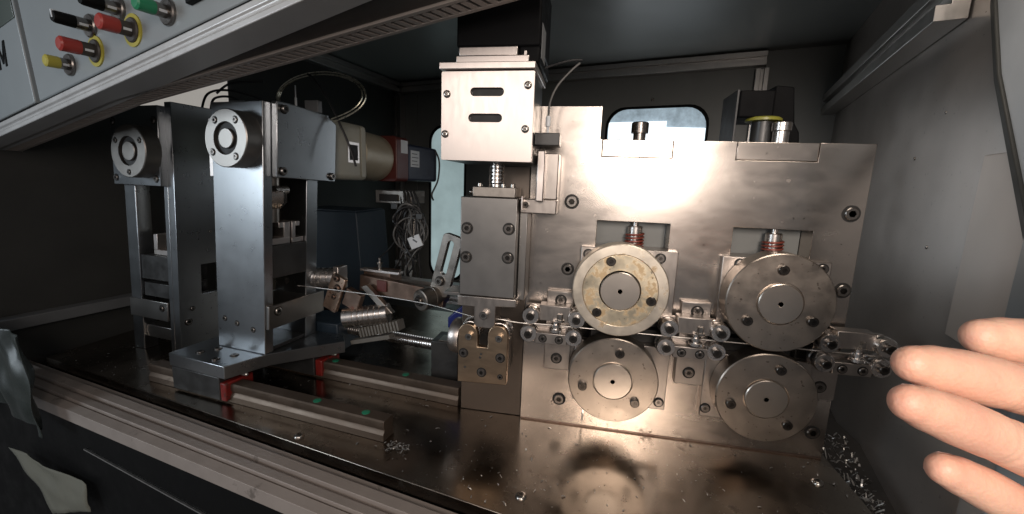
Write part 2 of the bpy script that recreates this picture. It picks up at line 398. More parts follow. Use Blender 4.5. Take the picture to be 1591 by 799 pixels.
# ================================================================== THE SETTING
# bed plate, its front edge runs askew to the rolling plate
def fe(x): return -22 - 0.1966 * (x + 773)
b = B()
poly = [(-830, fe(-830)), (236, fe(236)), (236, 0), (262, 330), (-830, 430)]
bm = bmesh.new(); vs = [bm.verts.new((x, y, 0)) for x, y in poly]; bm.faces.new(vs)
g = bmesh.ops.extrude_face_region(bm, geom=bm.faces[:]); bmesh.ops.translate(bm, vec=(0, 0, -14), verts=[e for e in g['geom'] if isinstance(e, bmesh.types.BMVert)])
b.merge(bm); bed = struct(b.build('bed_plate', 'bed_steel', None, 0.8), 'dark oily steel bed plate the machine stands on')
for x, y in ((-336, -97), (-81, -131), (206, -44), (-120, -60), (30, -110)):
    if (x, y) in ((-120, -60), (30, -110)): continue
    screw(bed, x, y, 0, 5.5, 'button', RUP, 'dome_screw')
MF = Matrix.Translation((-773, -22, 0)) @ Matrix.Rotation(R(-11.12), 4, 'Z')
b = B(); b.box(-420, 1300, -50, 1150, -70, -62, MF)
struct(b.build('cabinet_floor', 'header_dark', None))

# back wall of the cabinet, turned 15.5 degrees, two windows with rounded corners
MB = Matrix.Translation((0, 721, 0)) @ Matrix.Rotation(R(-15.49), 4, 'Z')
b = B()
wr = roundrect(-8, 238, 120, 489, 48); wl = roundrect(-588, -452, -40, 458, 50)
b.plate(rectpoly(-740, 545, -62, 600), [wr, wl], 0, 5, MB)
wb = struct(b.build('wall_back', 'cabinet_paint', None, 0))
b = B(); b.plate(wl, [], 6, 9, MB); b.build('window_pane', 'pane_teal', wb)
b = B(); b.plate(wr, [], 6, 9, MB); b.build('window_pane', 'pane_blue', wb)
b = B(); b.plate([(-4, 124), (234, 124), (234, 436), (142, 440), (142, 455), (-4, 455)], [], 2.5, 5, MB); b.build('lit_pane', 'pane_white', wb)
for ol, nm in ((wl, 'window_gasket'), (wr, 'window_gasket')):
    b = B(); cx = sum(p[0] for p in ol) / len(ol); cz = sum(p[1] for p in ol) / len(ol)
    inner = [(x - 3 * math.copysign(1, x - cx), z - 3 * math.copysign(1, z - cz)) for x, z in ol]
    big = [(x + 3 * math.copysign(1, x - cx), z + 3 * math.copysign(1, z - cz)) for x, z in ol]
    b.plate(big, [inner], -4, 0, MB); b.build(nm, 'black_paint', wb, 0.8)
# panel seams and small screws of the back wall
b = B(); b.box(-690, -640, -4, 0, -60, 560, MB); b.build('wall_panel', 'cabinet_paint', wb, 1)
o = screw(wb, 0, 0, 0, 4, 'button', None, 'dome_screw'); o.location = (MB @ Vector((103, -1, 508))) * K
o = screw(wb, 0, 0, 0, 3, 'button', None, 'dome_screw'); o.location = (MB @ Vector((-615, -1, 205))) * K

ML = Matrix.Translation((-692, 913, 0)) @ Matrix.Rotation(R(80), 4, 'Z')
b = B(); b.box(-1010, -6, 0, 5, -62, 600, ML)
wleft = struct(b.build('wall_left', 'liner_black', None))
b = B(); b.box(-1010, -800, -22, 0, 50, 67, ML); b.build('wall_ledge', 'label_grey', wleft, 1)
b = B(); b.plate(rectpoly(-765, -600, 380, 490), [], -3, -0.5, ML); b.build('lit_pane', 'pane_beige', wleft)
MR = Matrix.Translation((331, 107, 0)) @ Matrix.Rotation(R(73.8), 4, 'Z')
b = B(); b.box(-262, 560, -5, 0, -62, 620, MR)
wright = struct(b.build('wall_right', 'liner_steel', None))
for s, z, r in ((0, 330, 2.0), (-60, 372, 1.6), (-80, 235, 1.8)):
    o = screw(wright, 0, 0, 0, r, 'button', (0, 0, R(73.8 + 180)), 'dome_screw'); o.location = (MR @ Vector((s, 0.2, z))) * K
b = B(); b.box(-262, -158, 0.3, 1.6, 165, 322, MR); b.build('reflection_patch', 'reflection_beige', wright, 0.6)  # thin beige plate added to imitate a blurred reflection on the wall
b = B()
bm = bmesh.new(); vs = [bm.verts.new(p) for p in ((-900, -60, 600), (300, -120, 600), (560, 600, 600), (-700, 960, 600))]; bm.faces.new(vs)
g = bmesh.ops.extrude_face_region(bm, geom=bm.faces[:]); bmesh.ops.translate(bm, vec=(0, 0, 8), verts=[e for e in g['geom'] if isinstance(e, bmesh.types.BMVert)])
b.merge(bm); struct(b.build('ceiling', 'cabinet_paint', None))

# aluminium frame profiles inside the cabinet (each a bar with a groove)
def profile(name, M, s0, s1, w, d, m='profile_alu', parent=None, axis='s'):
    """bar along local x from s0 to s1, w high (local z), d deep (towards -y), with a groove along its face"""
    b = B()
    prof = [(0, 0), (0, -d), (w * .36, -d), (w * .36, -d * .55), (w * .64, -d * .55), (w * .64, -d), (w, -d), (w, 0)]
    bm = bmesh.new()
    a = [bm.verts.new((s0, y, z)) for z, y in prof]; c = [bm.verts.new((s1, y, z)) for z, y in prof]
    n = len(prof)
    for i in range(n): bm.faces.new((a[i], a[(i + 1) % n], c[(i + 1) % n], c[i]))
    bm.faces.new(a); bm.faces.new(c[::-1])
    b.merge(bm, M)
    return b.build(name, m, parent, 0.5)
fr = struct(bpy.data.objects.new('cabinet_frame', None)); COL.objects.link(fr)
T = Matrix.Translation
profile('frame_bar', MB @ T((0, -1, 566)), -735, 345, 30, 22, parent=fr)
profile('frame_bar', MB @ T((0, -1, 0)) @ Matrix.Rotation(R(-90), 4, 'Y') @ T((0, 0, -352)), -60, 560, 26, 20, parent=fr)
profile('frame_bar', MB @ T((0, -1, 0)) @ Matrix.Rotation(R(-90), 4, 'Y') @ T((0, 0, 690)), -60, 560, 28, 26, parent=fr)
profile('frame_bar', ML @ T((0, -1, 566)), -1000, -30, 30, 22, parent=fr)
profile('frame_bar', MR @ T((0, 1, 458)) @ Matrix.Rotation(R(180), 4, 'Z') @ T((0, 0, 0)), -545, 70, 42, 26, parent=fr)
# front post at the right end of the opening
MP = MR @ T((-262, 0, 0))
b = B(); b.box(-32, 0, -26, 14, -62, 620, MP); b.build('frame_post', 'panel_paint', fr, 2)
b = B(); b.plate([(-262, 250), (-212, 319), (-165, 385), (-132, 451), (-118, 500), (-262, 500)], [], 0.4, 5, MR); b.build('corner_brace', 'label_white', fr, 1)

b = B(); b.plate([(-258, 243), (-208, 313), (-160, 381), (-126, 449), (-112, 498), (-118, 500), (-132, 451), (-165, 385), (-212, 319), (-262, 250)], [], 0.4, 7, MR); b.build('edge_seal', 'liner_black', fr, 1)
# front sill rail of the opening: extruded profile with ridges
MF = T((-773, -22, 0)) @ Matrix.Rotation(R(-11.12), 4, 'Z')
sec = [(-2, -14), (-9, -14), (-9, -6), (-19, -6), (-19, -2), (-31, -2), (-31, -8), (-36, -8), (-36, -4), (-45, -4), (-45, -10), (-47, -10), (-47, -7), (-57, -9), (-57, -24), (-2, -24)]
b = B(); bm = bmesh.new()
a = [bm.verts.new((-180, t, z)) for t, z in sec]; c = [bm.verts.new((1120, t, z)) for t, z in sec]
for i in range(len(sec)): bm.faces.new((a[i], a[(i + 1) % len(sec)], c[(i + 1) % len(sec)], c[i]))
bm.faces.new(a); bm.faces.new(c[::-1]); b.merge(bm, MF)
sill = struct(b.build('front_sill', 'rail_alu', None, 0.4, False), 'ridged aluminium sill along the front of the opening')
b = B(); b.box(-400, 1120, -54, -48, -700, -25, MF); low = struct(b.build('cabinet_front', 'black_paint', None, 0.5), 'black lower front of the cabinet')
b = B(); b.box(160, 520, -56.2, -54.2, -1, 0.6, MF @ T((0, 0, -47)) @ Matrix.Rotation(R(3.3), 4, 'Y')); b.build('trim_strip', 'profile_alu', low)

# ================================================================== HEADER WITH CONTROL PANEL
HU = Vector((0.9595, -0.2304, 0.1623)).normalized(); HN = Vector((-0.2334, -0.9724, 0)).normalized(); HV = HN.cross(HU).normalized()
if HV.z < 0: HV = -HV
HO = Vector((-773.5, -53.6, 319))
# local x = along the beam, local y = -n (into the cabinet), local z = up
MH = Matrix(((HU.x, -HN.x, HV.x, HO.x), (HU.y, -HN.y, HV.y, HO.y), (HU.z, -HN.z, HV.z, HO.z), (0, 0, 0, 1)))
beam = thing('header_beam', 'long slotted header beam with pale aluminium edge above the opening', 'beam', HO)
b = B(); bm = bmesh.new()
sec = [(0, 0), (0, 5), (1.5, 6), (1.5, 9), (0, 10), (0, 15.5), (30, 15.5), (30, 0)]
a = [bm.verts.new((-160, t, z)) for t, z in sec]; c = [bm.verts.new((1150, t, z)) for t, z in sec]
for i in range(len(sec)): bm.faces.new((a[i], a[(i + 1) % len(sec)], c[(i + 1) % len(sec)], c[i]))
bm.faces.new(a); bm.faces.new(c[::-1]); b.merge(bm, MH); b.build('edge_profile', 'edge_alu', beam, 0.8)
# dark underside, then the vent strip made of slats
def edge(u): return 46 + max(0, u - 230) * 0.118
b = B(); bm = bmesh.new()
us = [-160, 230, 720, 1150]
lowv = [bm.verts.new((u, 6, 2)) for u in us]; hiv = [bm.verts.new((u, edge(u) - 27, 2)) for u in us]
lo2 = [bm.verts.new((u, 6, 12)) for u in us]; hi2 = [bm.verts.new((u, edge(u) - 27, 12)) for u in us]
for i in range(3):
    bm.faces.new((lowv[i], lowv[i + 1], hiv[i + 1], hiv[i])); bm.faces.new((lo2[i], lo2[i + 1], hi2[i + 1], hi2[i]))
    bm.faces.new((hiv[i], hiv[i + 1], hi2[i + 1], hi2[i])); bm.faces.new((lowv[i], lowv[i + 1], lo2[i + 1], lo2[i]))
b.merge(bm, MH); b.build('underside', 'header_dark', beam, 0)
def strip(d0, d1, z0, z1):
    bm = bmesh.new(); rows = []
    for u in us: rows.append([bm.verts.new((u, edge(u) + d, z)) for d, z in ((d0, z0), (d1, z0), (d1, z1), (d0, z1))])
    for p, q in zip(rows, rows[1:]):
        for k in range(4): bm.faces.new((p[k], p[(k + 1) % 4], q[(k + 1) % 4], q[k]))
    bm.faces.new(rows[0]); bm.faces.new(rows[-1][::-1]); return bm
b = B(); b.merge(strip(-5, 0, 0, 26), MH); b.build('rear_lip', 'rail_alu', beam, 0.4)
b = B(); b.merge(strip(-26, -21, 0, 3), MH); b.build('front_lip', 'rail_alu', beam, 0.4)
b = B(); b.merge(strip(-26, -5, 9, 11), MH); b.build('vent_backing', 'black_paint', beam, 0)
pitch = 8.6; u = -150.0; slat_me = None
while u < 960:
    e = edge(u)
    b = B(); b.box(-2.4, 2.4, -21.3, -4.7, 0.2, 2.8, T((0, 0, 0)))
    if slat_me is None:
        o = b.build('slat', 'rail_alu', beam, 0, True, (0, 0, 0)); slat_me = o.data
    else:
        b.bm.free(); o = bpy.data.objects.new('slat', slat_me); COL.objects.link(o); o.parent = beam
    loc = (MH @ Vector((u, e, 0)) - HO) * K
    Rm = MH.to_3x3().normalized().to_4x4()
    o.matrix_basis = Matrix.Translation(loc) @ Rm @ Matrix.Rotation(R(-12), 4, 'Z') if True else o.matrix_basis
    u += pitch

panel = thing('control_panel', 'pale grey control panel with coloured push buttons over the header beam', 'control panel', HO)
b = B(); b.box(118, 1150, 2, 40, 18.5, 330, MH); b.build('panel_face', 'panel_paint', panel, 1.5)
b = B(); b.box(-170, 112, 0, 40, 18.5, 330, MH @ T((0, 0, 0))); b.build('side_panel', 'panel_paint', panel, 1.5)
b = B(); b.box(-170, 1150, 3, 38, 16, 18.6, MH); b.build('seam_gasket', 'black_paint', panel)
b = B(); b.box(420, 900, -3, 2, 34, 44, MH @ Matrix.Rotation(R(0), 4, 'Y')); b.build('nameplate', 'black_paint', panel, 0.5)
b = B(); b.box(20, 110, -1, 0, 112, 200, MH); sc_ = b.build('display', 'screen', panel, 0.5)
# the printed letter at the picture's edge
b = B(); b.plate([(44, 70), (48, 70), (51, 90), (56, 74), (59, 74), (66, 91), (62, 70), (66, 70), (71, 98), (66, 98), (58, 80), (53, 98), (48, 98)], [], -0.7, -0.2, MH); b.build('printed_letter', 'black_paint', panel)
def button(nm, u, v, L, mhead, plate=None, r=7.5, sel=False):
    p = lambda du, n, dv=0: MH @ Vector((u + du, -n + 2, v + dv))
    ax = p(0, 1) - p(0, 0)
    o = B().lathe(p(0, 0), ax, [(0, 11), (2, 11), (3, 10), (3, r), (L * 0.45, r)], 24).build('push_button', 'black_oxide' if plate is None else 'header_dark', panel)
    b = B()
    if sel:
        b.lathe(p(0, L * 0.45), ax, [(0, r), (L * .55 - 2, r * .95), (L * .55, r * .8)], 24); b.build('button_head', mhead, o)
        b = B(); Mx = MH @ T((u, -L * 0.45 + 2, v))
        b.box(-1, 1, -L * .57, 0, -r * 0.2, r * 1.02, Mx); b.build('pointer', 'label_white', o)
    else:
        b.lathe(p(0, L * 0.45), ax, [(0, r), (1, r * 1.06), (L * .5, r * 1.06), (L * .55, r * .8), (L * .56, 0)], 24); b.build('button_head', mhead, o)
    b = B(); b.box(r * .78, r * 1.02, -L * .40, -L * .16, -1.1, 1.1, MH @ T((u, 2, v)) @ Matrix.Rotation(R(25), 4, 'Y')); b.build('white_strip', 'label_white', o)  # short white strip along one side of the button base
    if plate:
        b = B(); b.lathe(p(0, 0), ax, [(0, 14.5), (1.2, 14.5), (1.2, 11.2)], 32); b.build('warning_ring', plate, o)
    return o
button('a', 259, 62, 28, 'black_paint', None, 5.8, True)
button('a', 313, 62, 28, 'black_paint', None, 5.8, True)
button('a', 329, 39, 26, 'knob_red', 'knob_yellow', 6.4)
button('a', 259, 38, 28, 'knob_red', 'knob_yellow', 6.4)
button('a', 204, 38, 20, 'knob_yellow', None, 5.6)
button('a', 387, 38, 25, 'knob_green', None, 5.6)

# ================================================================== ROLLING PLATE
plate = thing('rolling_plate', 'big upright ground steel plate carrying the four flattening rolls', 'machine plate', (24, 0, 0))
def solid(x, z):
    if -28 < x < 49 and 34 < z < 248 or 112 < x < 187 and 34 < z < 248: return False
    if z > 316 and (-28.4 < x < 44.4 or 105.6 < x < 181.4): return False
    if 112 < z < 147 and (-43 < x < 60 or 99 < x < 204): return False
    return z < 334.5 or x < -30.5
b = B(); b.grid([-104, -43, -30.5, -28.4, -28, 44.4, 49, 60, 99, 105.6, 112, 181.4, 187, 204, 230.3], [0, 34, 112, 147, 248, 316, 334.5, 368], solid, 0, 32); b.build('plate_body', 'ground_steel', plate, 0.7)
b = B(); b.box(-103.5, 229, -1.6, -0.1, 0.1, 1.4); b.build('foot_seam', 'arm_brown', plate)
for x0, x1 in ((-28, 44), (106, 181)):
    b = B(); b.box(x0, x1, 0.4, 31.6, 316.5, 334.4); b.build('top_insert', 'ground_steel', plate, 0.7)
for x0, x1 in ((-28, 49), (112, 187)):
    b = B(); b.box(x0 + .5, x1 - .5, 25, 40, 215, 251); b.build('slot_backing', 'cabinet_paint', plate)
    b = B(); b.box(x0 - 15, x1 + 17, 33, 40, 30, 214); b.build('slot_backing', 'socket_dark', plate)
    for z0, z1 in ((131, 147), (112, 127)):
        b = B(); b.box(x0 + 2, x1 - 2, 4, 30, z0, z1 - .3); b.build('bearing_housing', 'socket_dark', plate)
for x, z, r in ((-57, 267, 6.2), (218, 267, 6.4), (-57, 191, 5.6), (222, 189, 6.2), (217, 30, 6), (-58, 32, 6), (215.5, 148, 4.6)):
    screw(plate, x, -0.1, z, r, 'flush')
# bearing blocks in the slots
for nm, x0, x1, z0, z1, sc in (('a', -43, 59, 147.2, 219, ((41, 211), (-35, 211))), ('b', -43, 61, 38, 111.8, ((54, 47), (-36, 47))),
                               ('c', 103, 205, 147.2, 218, ((120, 211), (197, 211))), ('d', 98, 203, 37, 111.8, ((103.5, 47), (196, 47)))):
    b = B(); b.box(x0, x1, -8, 24, z0, z1); o = b.build('bearing_block', 'bracket_steel', plate, 0.8)
    for x, z in sc: screw(o, x, -8.1, z, 4.4, 'flush')
for x in (14.5, 156):
    o = B().lathe((x, 12, 220), (0, 0, 1), [(0, 8.5), (3, 8.5), (3, 7), (12, 7), (12, 8), (22, 8), (23, 7), (23, 3.5), (30, 3.5)]).build('pressure_screw', 'roller_chrome', plate)
    B().tube([(x + 9.5 * math.cos(k * .9), 12 + 9.5 * math.sin(k * .9), 220 + k * 0.52) for k in range(30)], 1.2, 6, 2).build('spring', 'spring_red', o)

def make_roll(label, cx, cz, r, face, angs, rr, rim=False):
    t = thing('flattening_roll', label, 'roll', (cx, -8, cz), 0, 'flattening rolls on the plate')
    if rim: prof = [(0, r - 1), (1, r), (22, r), (23, r - 1), (23, r * .79), (21.8, r * .77), (21.8, 21.6), (20, 21.6), (20, 5)]
    else: prof = [(0, r - 1), (1, r), (22, r), (23, r - 1), (23, 21.8), (21, 21.8), (21, 5)]
    B().lathe((cx, -8.5, cz), (0, -1, 0), prof, 72).build('roll_disc', face, t, 0, True, None, 25)
    if rim: B().lathe((cx, -8.5, cz), (0, -1, 0), [(21.0, r * .765), (22.3, r * .765), (22.3, 21.8), (21.0, 21.8)], 72).build('roll_face', 'roll_stained', t, 0, True, None, 25)
    o = B().lathe((cx, -8.5, cz), (0, -1, 0), [(18, 20.4), (24.6, 20.4), (25.4, 19.6), (25.4, 2.6), (22.5, 0)], 48).build('shaft_end', 'hub_steel', t, 0, True, None, 25)
    B().lathe((cx, -33.95, cz), (0, 1, 0), [(0, 2.3), (0, 0)], 16).build('centre_hole', 'socket_dark', o)
    for a, q in zip(angs, (rr, rr, rr)):
        screw(t, cx + q * math.cos(R(a)), -31.2 if not rim else -30, cz + q * math.sin(R(a)), 4.9, 'cap')
    return t
make_roll('pale mottled upper roll with raised rim left of centre on the plate', 0, 177.5, 49.5, 'roll_pale', (110, -14, 228), 33, True)
make_roll('dark plain upper roll nearest the plate’s outer edge', 153, 177.5, 49.8, 'roll_steel', (93, 215, -26), 34)
make_roll('dark lower roll directly under the pale mottled roll', 0, 77, 48, 'roll_steel', (81, 196, -41), 33)
make_roll('dark lower roll under the plain upper roll near the fingers', 153, 77, 48, 'roll_steel', (74, 196, -48), 34)

# ================================================================== WIRE GUIDES
def make_guide(label, cx, so=0):
    t = thing('wire_guide', label, 'wire guide', (cx, -0.5, 70), 0, 'four-roller wire guides along the plate')
    Z = 131
    b = B(); b.box(cx - 9 + so, cx + 21 + so, -7.6, -0.4, 72, 166 if not so else 126); o = b.build('mounting_strip', 'bracket_steel', t, 0.8)
    if not so: screw(o, cx + 7, -7.7, 156, 5, 'flush')
    screw(o, cx + 5.5 + so, -7.7, 86, 5, 'flush')
    b = B(); b.box(cx - 15, cx + 19, -24, -7.8, Z + 4.5, Z + 22); b.box(cx - 32, cx - 15, -14, -7.8, Z + 4, Z + 19); b.box(cx + 19, cx + 32, -14, -7.8, Z + 4, Z + 19)
    b.build('upper_block', 'bracket_steel', t, 0.6)
    b = B(); b.box(cx - 18, cx + 17, -30, -7.8, Z - 20.5, Z - 8); b.box(cx - 32, cx + 32, -15, -7.9, Z - 19, Z - 4); o = b.build('lower_block', 'bracket_steel', t, 0.6)
    for x in (-9.5, 8.5): screw(o, cx + x, -30.1, Z - 14.5, 3.6, 'flush')
    for dx, dz in ((-24, 10.6), (-25.5, -10.2), (26, 10.6), (24, -10.2)):
        x, z = cx + dx, Z + dz
        o = B().lathe((x, -12, z), (0, -1, 0), [(0, 7), (2, 9.2), (5, 9.2), (6.5, 8.2), (8, 8.2), (9.5, 9.6), (17.5, 9.6), (19, 8.8), (19, 6.6), (18.2, 6.4), (18.2, 3)], 32).build('guide_roller', 'roller_chrome', t, 0, True, None, 30)
        screw(o, x, -29.5, z, 4.4, 'tall')
    x, y = cx + 4, -26
    o = B().lathe((x, y, Z - 6), (0, 0, 1), [(0, 6.8), (3, 6.8), (3.4, 6.2), (3.4, 4), (6, 4), (6, 5.2), (8.5, 5.2), (8.5, 3.2), (12, 3.2)], 24).build('adjuster', 'roller_chrome', t)
    B().lathe((x + 4, y + 2, Z + 5), (0, 0, 1), [(0, 5.2), (2, 5.2), (2, 3.4), (8, 3.4), (8.5, 3)], 6).build('lock_nut', 'bolt_steel', o)
    return t
make_guide('wire guide with four small rollers between slide unit and pale roll', -69)
make_guide('wire guide with four small rollers between the two roll pairs', 77)
make_guide('wire guide with four small rollers touched by the fingertips', 227, -20)

# ================================================================== VERTICAL SLIDE UNIT
su = thing('press_slide', 'motor driven vertical slide unit with bright slotted cover plate', 'slide unit', (-138, -10, 150))
b = B(); b.box(-170.5, -110, -45, -0.5, 163, 269); o = b.build('slide_block', 'slide_steel', su, 0.8)
for x, z in ((-163, 236), (-118, 237.5), (-163.5, 205), (-118, 207)): screw(o, x, -45.1, z, 5, 'flush')
b = B(); b.box(-109.5, -101, -30, -4, 158, 266); b.build('side_guide', 'slide_steel', su, 0.8)
b = B(); b.box(-182, -104.6, 4, 38, 0.2, 150); b.build('column_foot', 'column_dark', su, 0.8)
b = B(); b.box(-152, -104.6, 0, 38, 150.3, 303.5); b.build('column', 'column_dark', su, 0.8)
b = B(); b.box(-106, -104.5, -46, -30, 258, 272); b.build('wiper_plate', 'bright_steel', su, 0.3)
b = B(); b.plate([(-172, 162.6), (-172, 151), (-153, 151), (-153, 128), (-129, 128), (-129, 153), (-107, 154), (-107, 162.6)], [], -47, -20); o = b.build('press_foot', 'bracket_steel', su, 0.8)
screw(o, -141, -47, 143.5, 4.6, 'tall', None, 'cap_screw', 'bolt_steel')
b = B(); b.box(-192, -172.3, -34, -8, 158, 162); b.build('side_tongue', 'slide_steel', su, 0.5)
b = B(); b.box(-159, -113, -42, -8, 269.4, 280); o = b.build('top_flange', 'arm_steel', su, 0.8)
for x, y in ((-154, -30), (-127, -36), (-117, -36)): screw(o, x, y, 280, 2.8, 'tall', RUP, 'cap_screw', 'bolt_steel')
screw(o, -160, -38, 274, 2.6, 'tall', (0, 0, R(-60)), 'cap_screw', 'bolt_steel')
prof = [(0, 6.5)]
for k in range(7): prof += [(3 + k * 4, 6.6), (4.2 + k * 4, 7.6), (6 + k * 4, 7.6), (7 + k * 4, 6.4)]
B().lathe((-137, -24, 280), (0, 0, 1), prof + [(34, 6)], 24).build('lead_screw', 'roller_chrome', su)
b = B(); b.box(-178, -95, -75.5, -3, 304, 384.5); b.build('housing', 'block_dark', su, 0.8)
sl = lambda x0, x1, z, r: roundrect(x0, x1, z - r, z + r, r - .01, 6)
b = B(); b.plate(roundrect(-180, -92.5, 304, 384, 1.5, 3), [sl(-152, -120.5, 366, 3.7), sl(-153.5, -121.5, 343, 3.7)], -80, -76); o = b.build('cover_plate', 'bright_steel', su, 0.4)
for x, z in ((-174.5, 364), (-98.5, 371.5), (-176, 328), (-99.5, 333.5)): screw(o, x, -80, z, 3.6, 'button', None, 'dome_screw')
b = B(); b.box(-151, -122, -75.9, -75.7, 362.5, 369.5); b.box(-152.5, -123, -75.9, -75.7, 339.5, 346.5); b.build('slot_shade', 'socket_dark', su)
b = B(); b.box(-181, -92, -84, -2, 385, 391); b.build('top_plate', 'bright_steel', su, 0.6)
b = B(); b.box(-167, -99, -78, -8, 391.4, 398); b.box(-165, -110, -76, -10, 398, 406); b.build('motor_flange', 'bright_steel', su, 0.8)
b = B(); b.box(-168, -90, -74, 4, 406.4, 470); b.box(-109, -90, -74, 4, 392, 406.4); o = b.build('motor', 'motor_black', su, 2)
b = B(); b.box(-89.8, -89.3, -66, -40, 398, 428); b.build('motor_label', 'label_grey', o)
b = B(); b.box(-104, -101.5, -76, -74.3, 391.6, 402); b.build('flange_bolt', 'bright_steel', su, 0.3)
# bracket at the side and the guard bar
b = B(); b.box(-109, -71, -34, -6, 254, 269); b.box(-90, -71, -34, -6, 269.2, 316); b.build('angle_bracket', 'bracket_steel', su, 1)
b = B(); b.box(-92, -84, -44, -34.3, 267, 318); b.build('guard_bar', 'bright_steel', su, 1.2)
for z_ in (262, 308): B().cyl((-80, -6, z_), (-80, -0.3, z_), 6).build('spacer', 'black_oxide', su)
screw(su, -103, -34, 263, 3.4, 'tall', None, 'cap_screw')
b = B(); b.box(-94.6, -70, -52, -30, 322, 334); o = b.build('sensor', 'block_dark', su, 0.8)
B().lathe((-83, -42, 334), (0, 0, 1), [(0, 1.2), (7, 1.2), (7, 2.4), (16, 2.4), (17, 1.8)], 16).build('connector', 'label_white', o)
B().tube([(-83, -42, 350), (-82, -42, 364), (-76, -38, 380), (-64, -30, 396), (-56, -26, 404)], 1.1).build('sensor_cable', 'cable_grey', o)
B().tube([(-92, -30, 398), (-82, -28, 402), (-66, -24, 407), (-54, -22, 408)], 1.0).build('sensor_cable', 'cable_black', o)

# ================================================================== LOWER FORK
fk = thing('roller_fork', 'brownish steel fork with two rollers below the slide unit', 'fork bracket', (-141, -10, 60))
def arc(cx, cz, r, a0, a1, n=10): return [(cx + r * math.cos(R(a0 + (a1 - a0) * k / n)), cz + r * math.sin(R(a0 + (a1 - a0) * k / n))) for k in range(n + 1)]
ol = [(-169.5, 64), (-114, 66)] + arc(-125, 122, 11, 0, 180) + [(-136, 107), (-147.5, 107)] + arc(-158.5, 121, 11, 0, 180)
b = B(); b.plate(ol, [], -50, -42); o = b.build('fork_plate', 'fork_steel', fk, 0.7)
for x, z in ((-163, 98.5), (-121.5, 97), (-142, 78)): screw(o, x, -50.1, z, 4.2, 'flush')
for x, z in ((-143, 99), (-144, 95), (-161, 82)): screw(o, x, -50.05, z, 1.1, 'flush', None, 'dowel_pin', 'bolt_steel')
screw(o, -121, -50.05, 75, 2.4, 'flush', None, 'dowel_pin', 'black_oxide')
b = B(); b.box(-166, -118, -41.6, -0.6, 67, 105); b.build('fork_base', 'slide_steel', fk, 0.8)
for x, z in ((-158.5, 121), (-125, 122)):
    o = B().lathe((x, -41.5, z), (0, 1, 0), [(0, 8), (1, 11), (4, 12.5), (7, 12.5), (9, 10), (14, 10), (16, 12.5), (20, 12.5), (21, 11)], 28).build('fork_roller', 'roller_chrome', fk)
    screw(o, x + 2, -50, z - 2, 3.9, 'tall', None, 'cap_screw', 'bolt_steel')

# ================================================================== WIRE
b = B()
b.tube([(262, -24, 131), (200, -24, 131), (77, -24, 131), (-69, -24, 131), (-105, -28, 131.5), (-125, -32, 134.5), (-141, -32, 134.8), (-158, -30, 134), (-185, -22, 136), (-235, -4, 137), (-310, 10, 137), (-400, 20, 137), (-420, 21, 137)], 0.7, 8, 6)
tag(b.build('metal_wire', 'wire_steel', None), 'thin bright metal wire running through the rolls and guides', 'wire')

# ================================================================== LINEAR RAILS AND CARRIAGE
def make_rail(label, x0, y0, x1, y1, h=24, w=20, caps=()):
    d = Vector((x1 - x0, y1 - y0, 0)); Ln = d.length; ang = math.atan2(d.y, d.x)
    M = T((x0, y0, 0)) @ Matrix.Rotation(ang, 4, 'Z')
    t = thing('linear_rail', label, 'guide rail', (x0, y0, 0), 0, 'linear guide rails on the bed')
    hw = w / 2
    sec = [(-hw - 1, 0.3), (-hw - 1, 8), (-hw + 1.0, 11), (-hw + 1.5, 13), (-hw, 16), (-hw, h - 1.5), (-hw + 1.5, h), (hw - 1.5, h), (hw, h - 1.5), (hw, 16), (hw - 1.5, 13), (hw - 1.5, 10), (hw + 1, 6), (hw + 1, 0.3)]
    b = B(); bm = bmesh.new()
    a = [bm.verts.new((0, y, z)) for y, z in sec]; c = [bm.verts.new((Ln, y, z)) for y, z in sec]
    for i in range(len(sec)): bm.faces.new((a[i], a[(i + 1) % len(sec)], c[(i + 1) % len(sec)], c[i]))
    bm.faces.new(a); bm.faces.new(c[::-1]); b.merge(bm, M); b.build('rail_body', 'rail_steel', t, 0.3)
    for s in caps:
        p = M @ Vector((s, 0, h))
        B().lathe(p, (0, 0, 1), [(0, 4.6), (0.5, 4.6), (0.7, 3.8)], 20).build('screw_plug', 'plug_green', t)
    return t
def rl(px, y0=None): pass
make_rail('near linear rail with green screw plugs and sawn free end', -612, -24, -240, -76, h=24, w=18, caps=(66, 278, 346))
make_rail('far linear rail reaching towards the slide unit', -500, 58, -185, 17, caps=(120, 235))

car = thing('rail_carriage', 'dark carriage with red end seals carrying the front stand', 'carriage', (-490, -30, 0), 0)
MC = T((-463, -62, 0)) @ Matrix.Rotation(R(-9), 4, 'Z')
MQ = T((-463, -62, 0)) @ Matrix.Rotation(R(-9), 4, 'Z')
b = B(); bm = bmesh.new()
poly = [(-563, -45), (-463, -62), (-440, -14), (-372, 52), (-388, 74), (-545, 90)]
vs = [bm.verts.new((x, y, 51)) for x, y in poly]; bm.faces.new(vs)
g = bmesh.ops.extrude_face_region(bm, geom=bm.faces[:]); bmesh.ops.translate(bm, vec=(0, 0, -17), verts=[e for e in g['geom'] if isinstance(e, bmesh.types.BMVert)])
b.merge(bm); pl = b.build('carriage_plate', 'blued_steel', car, 0.8)
for x, y in ((-527, -33), (-490, -47), (-515, -18), (-478, -30)): screw(pl, x, y, 51, 4.2, 'flush', RUP)
b = B(); b.box(-98, -12, 1, 44, 3, 33.6, MC); b.build('runner_block', 'block_dark', car, 1)
b = B(); b.box(-11.8, -2, 1.5, 40, 3, 27, MC); b.build('end_seal', 'cap_red', car, 1.5)
b = B(); b.box(-60, 40, 100, 140, 3, 33.6, MC); b.build('runner_block', 'block_dark', car, 1)
b = B(); b.box(40.2, 52, 102, 138, 3, 27, MC); b.build('end_seal', 'cap_red', car, 1.5)
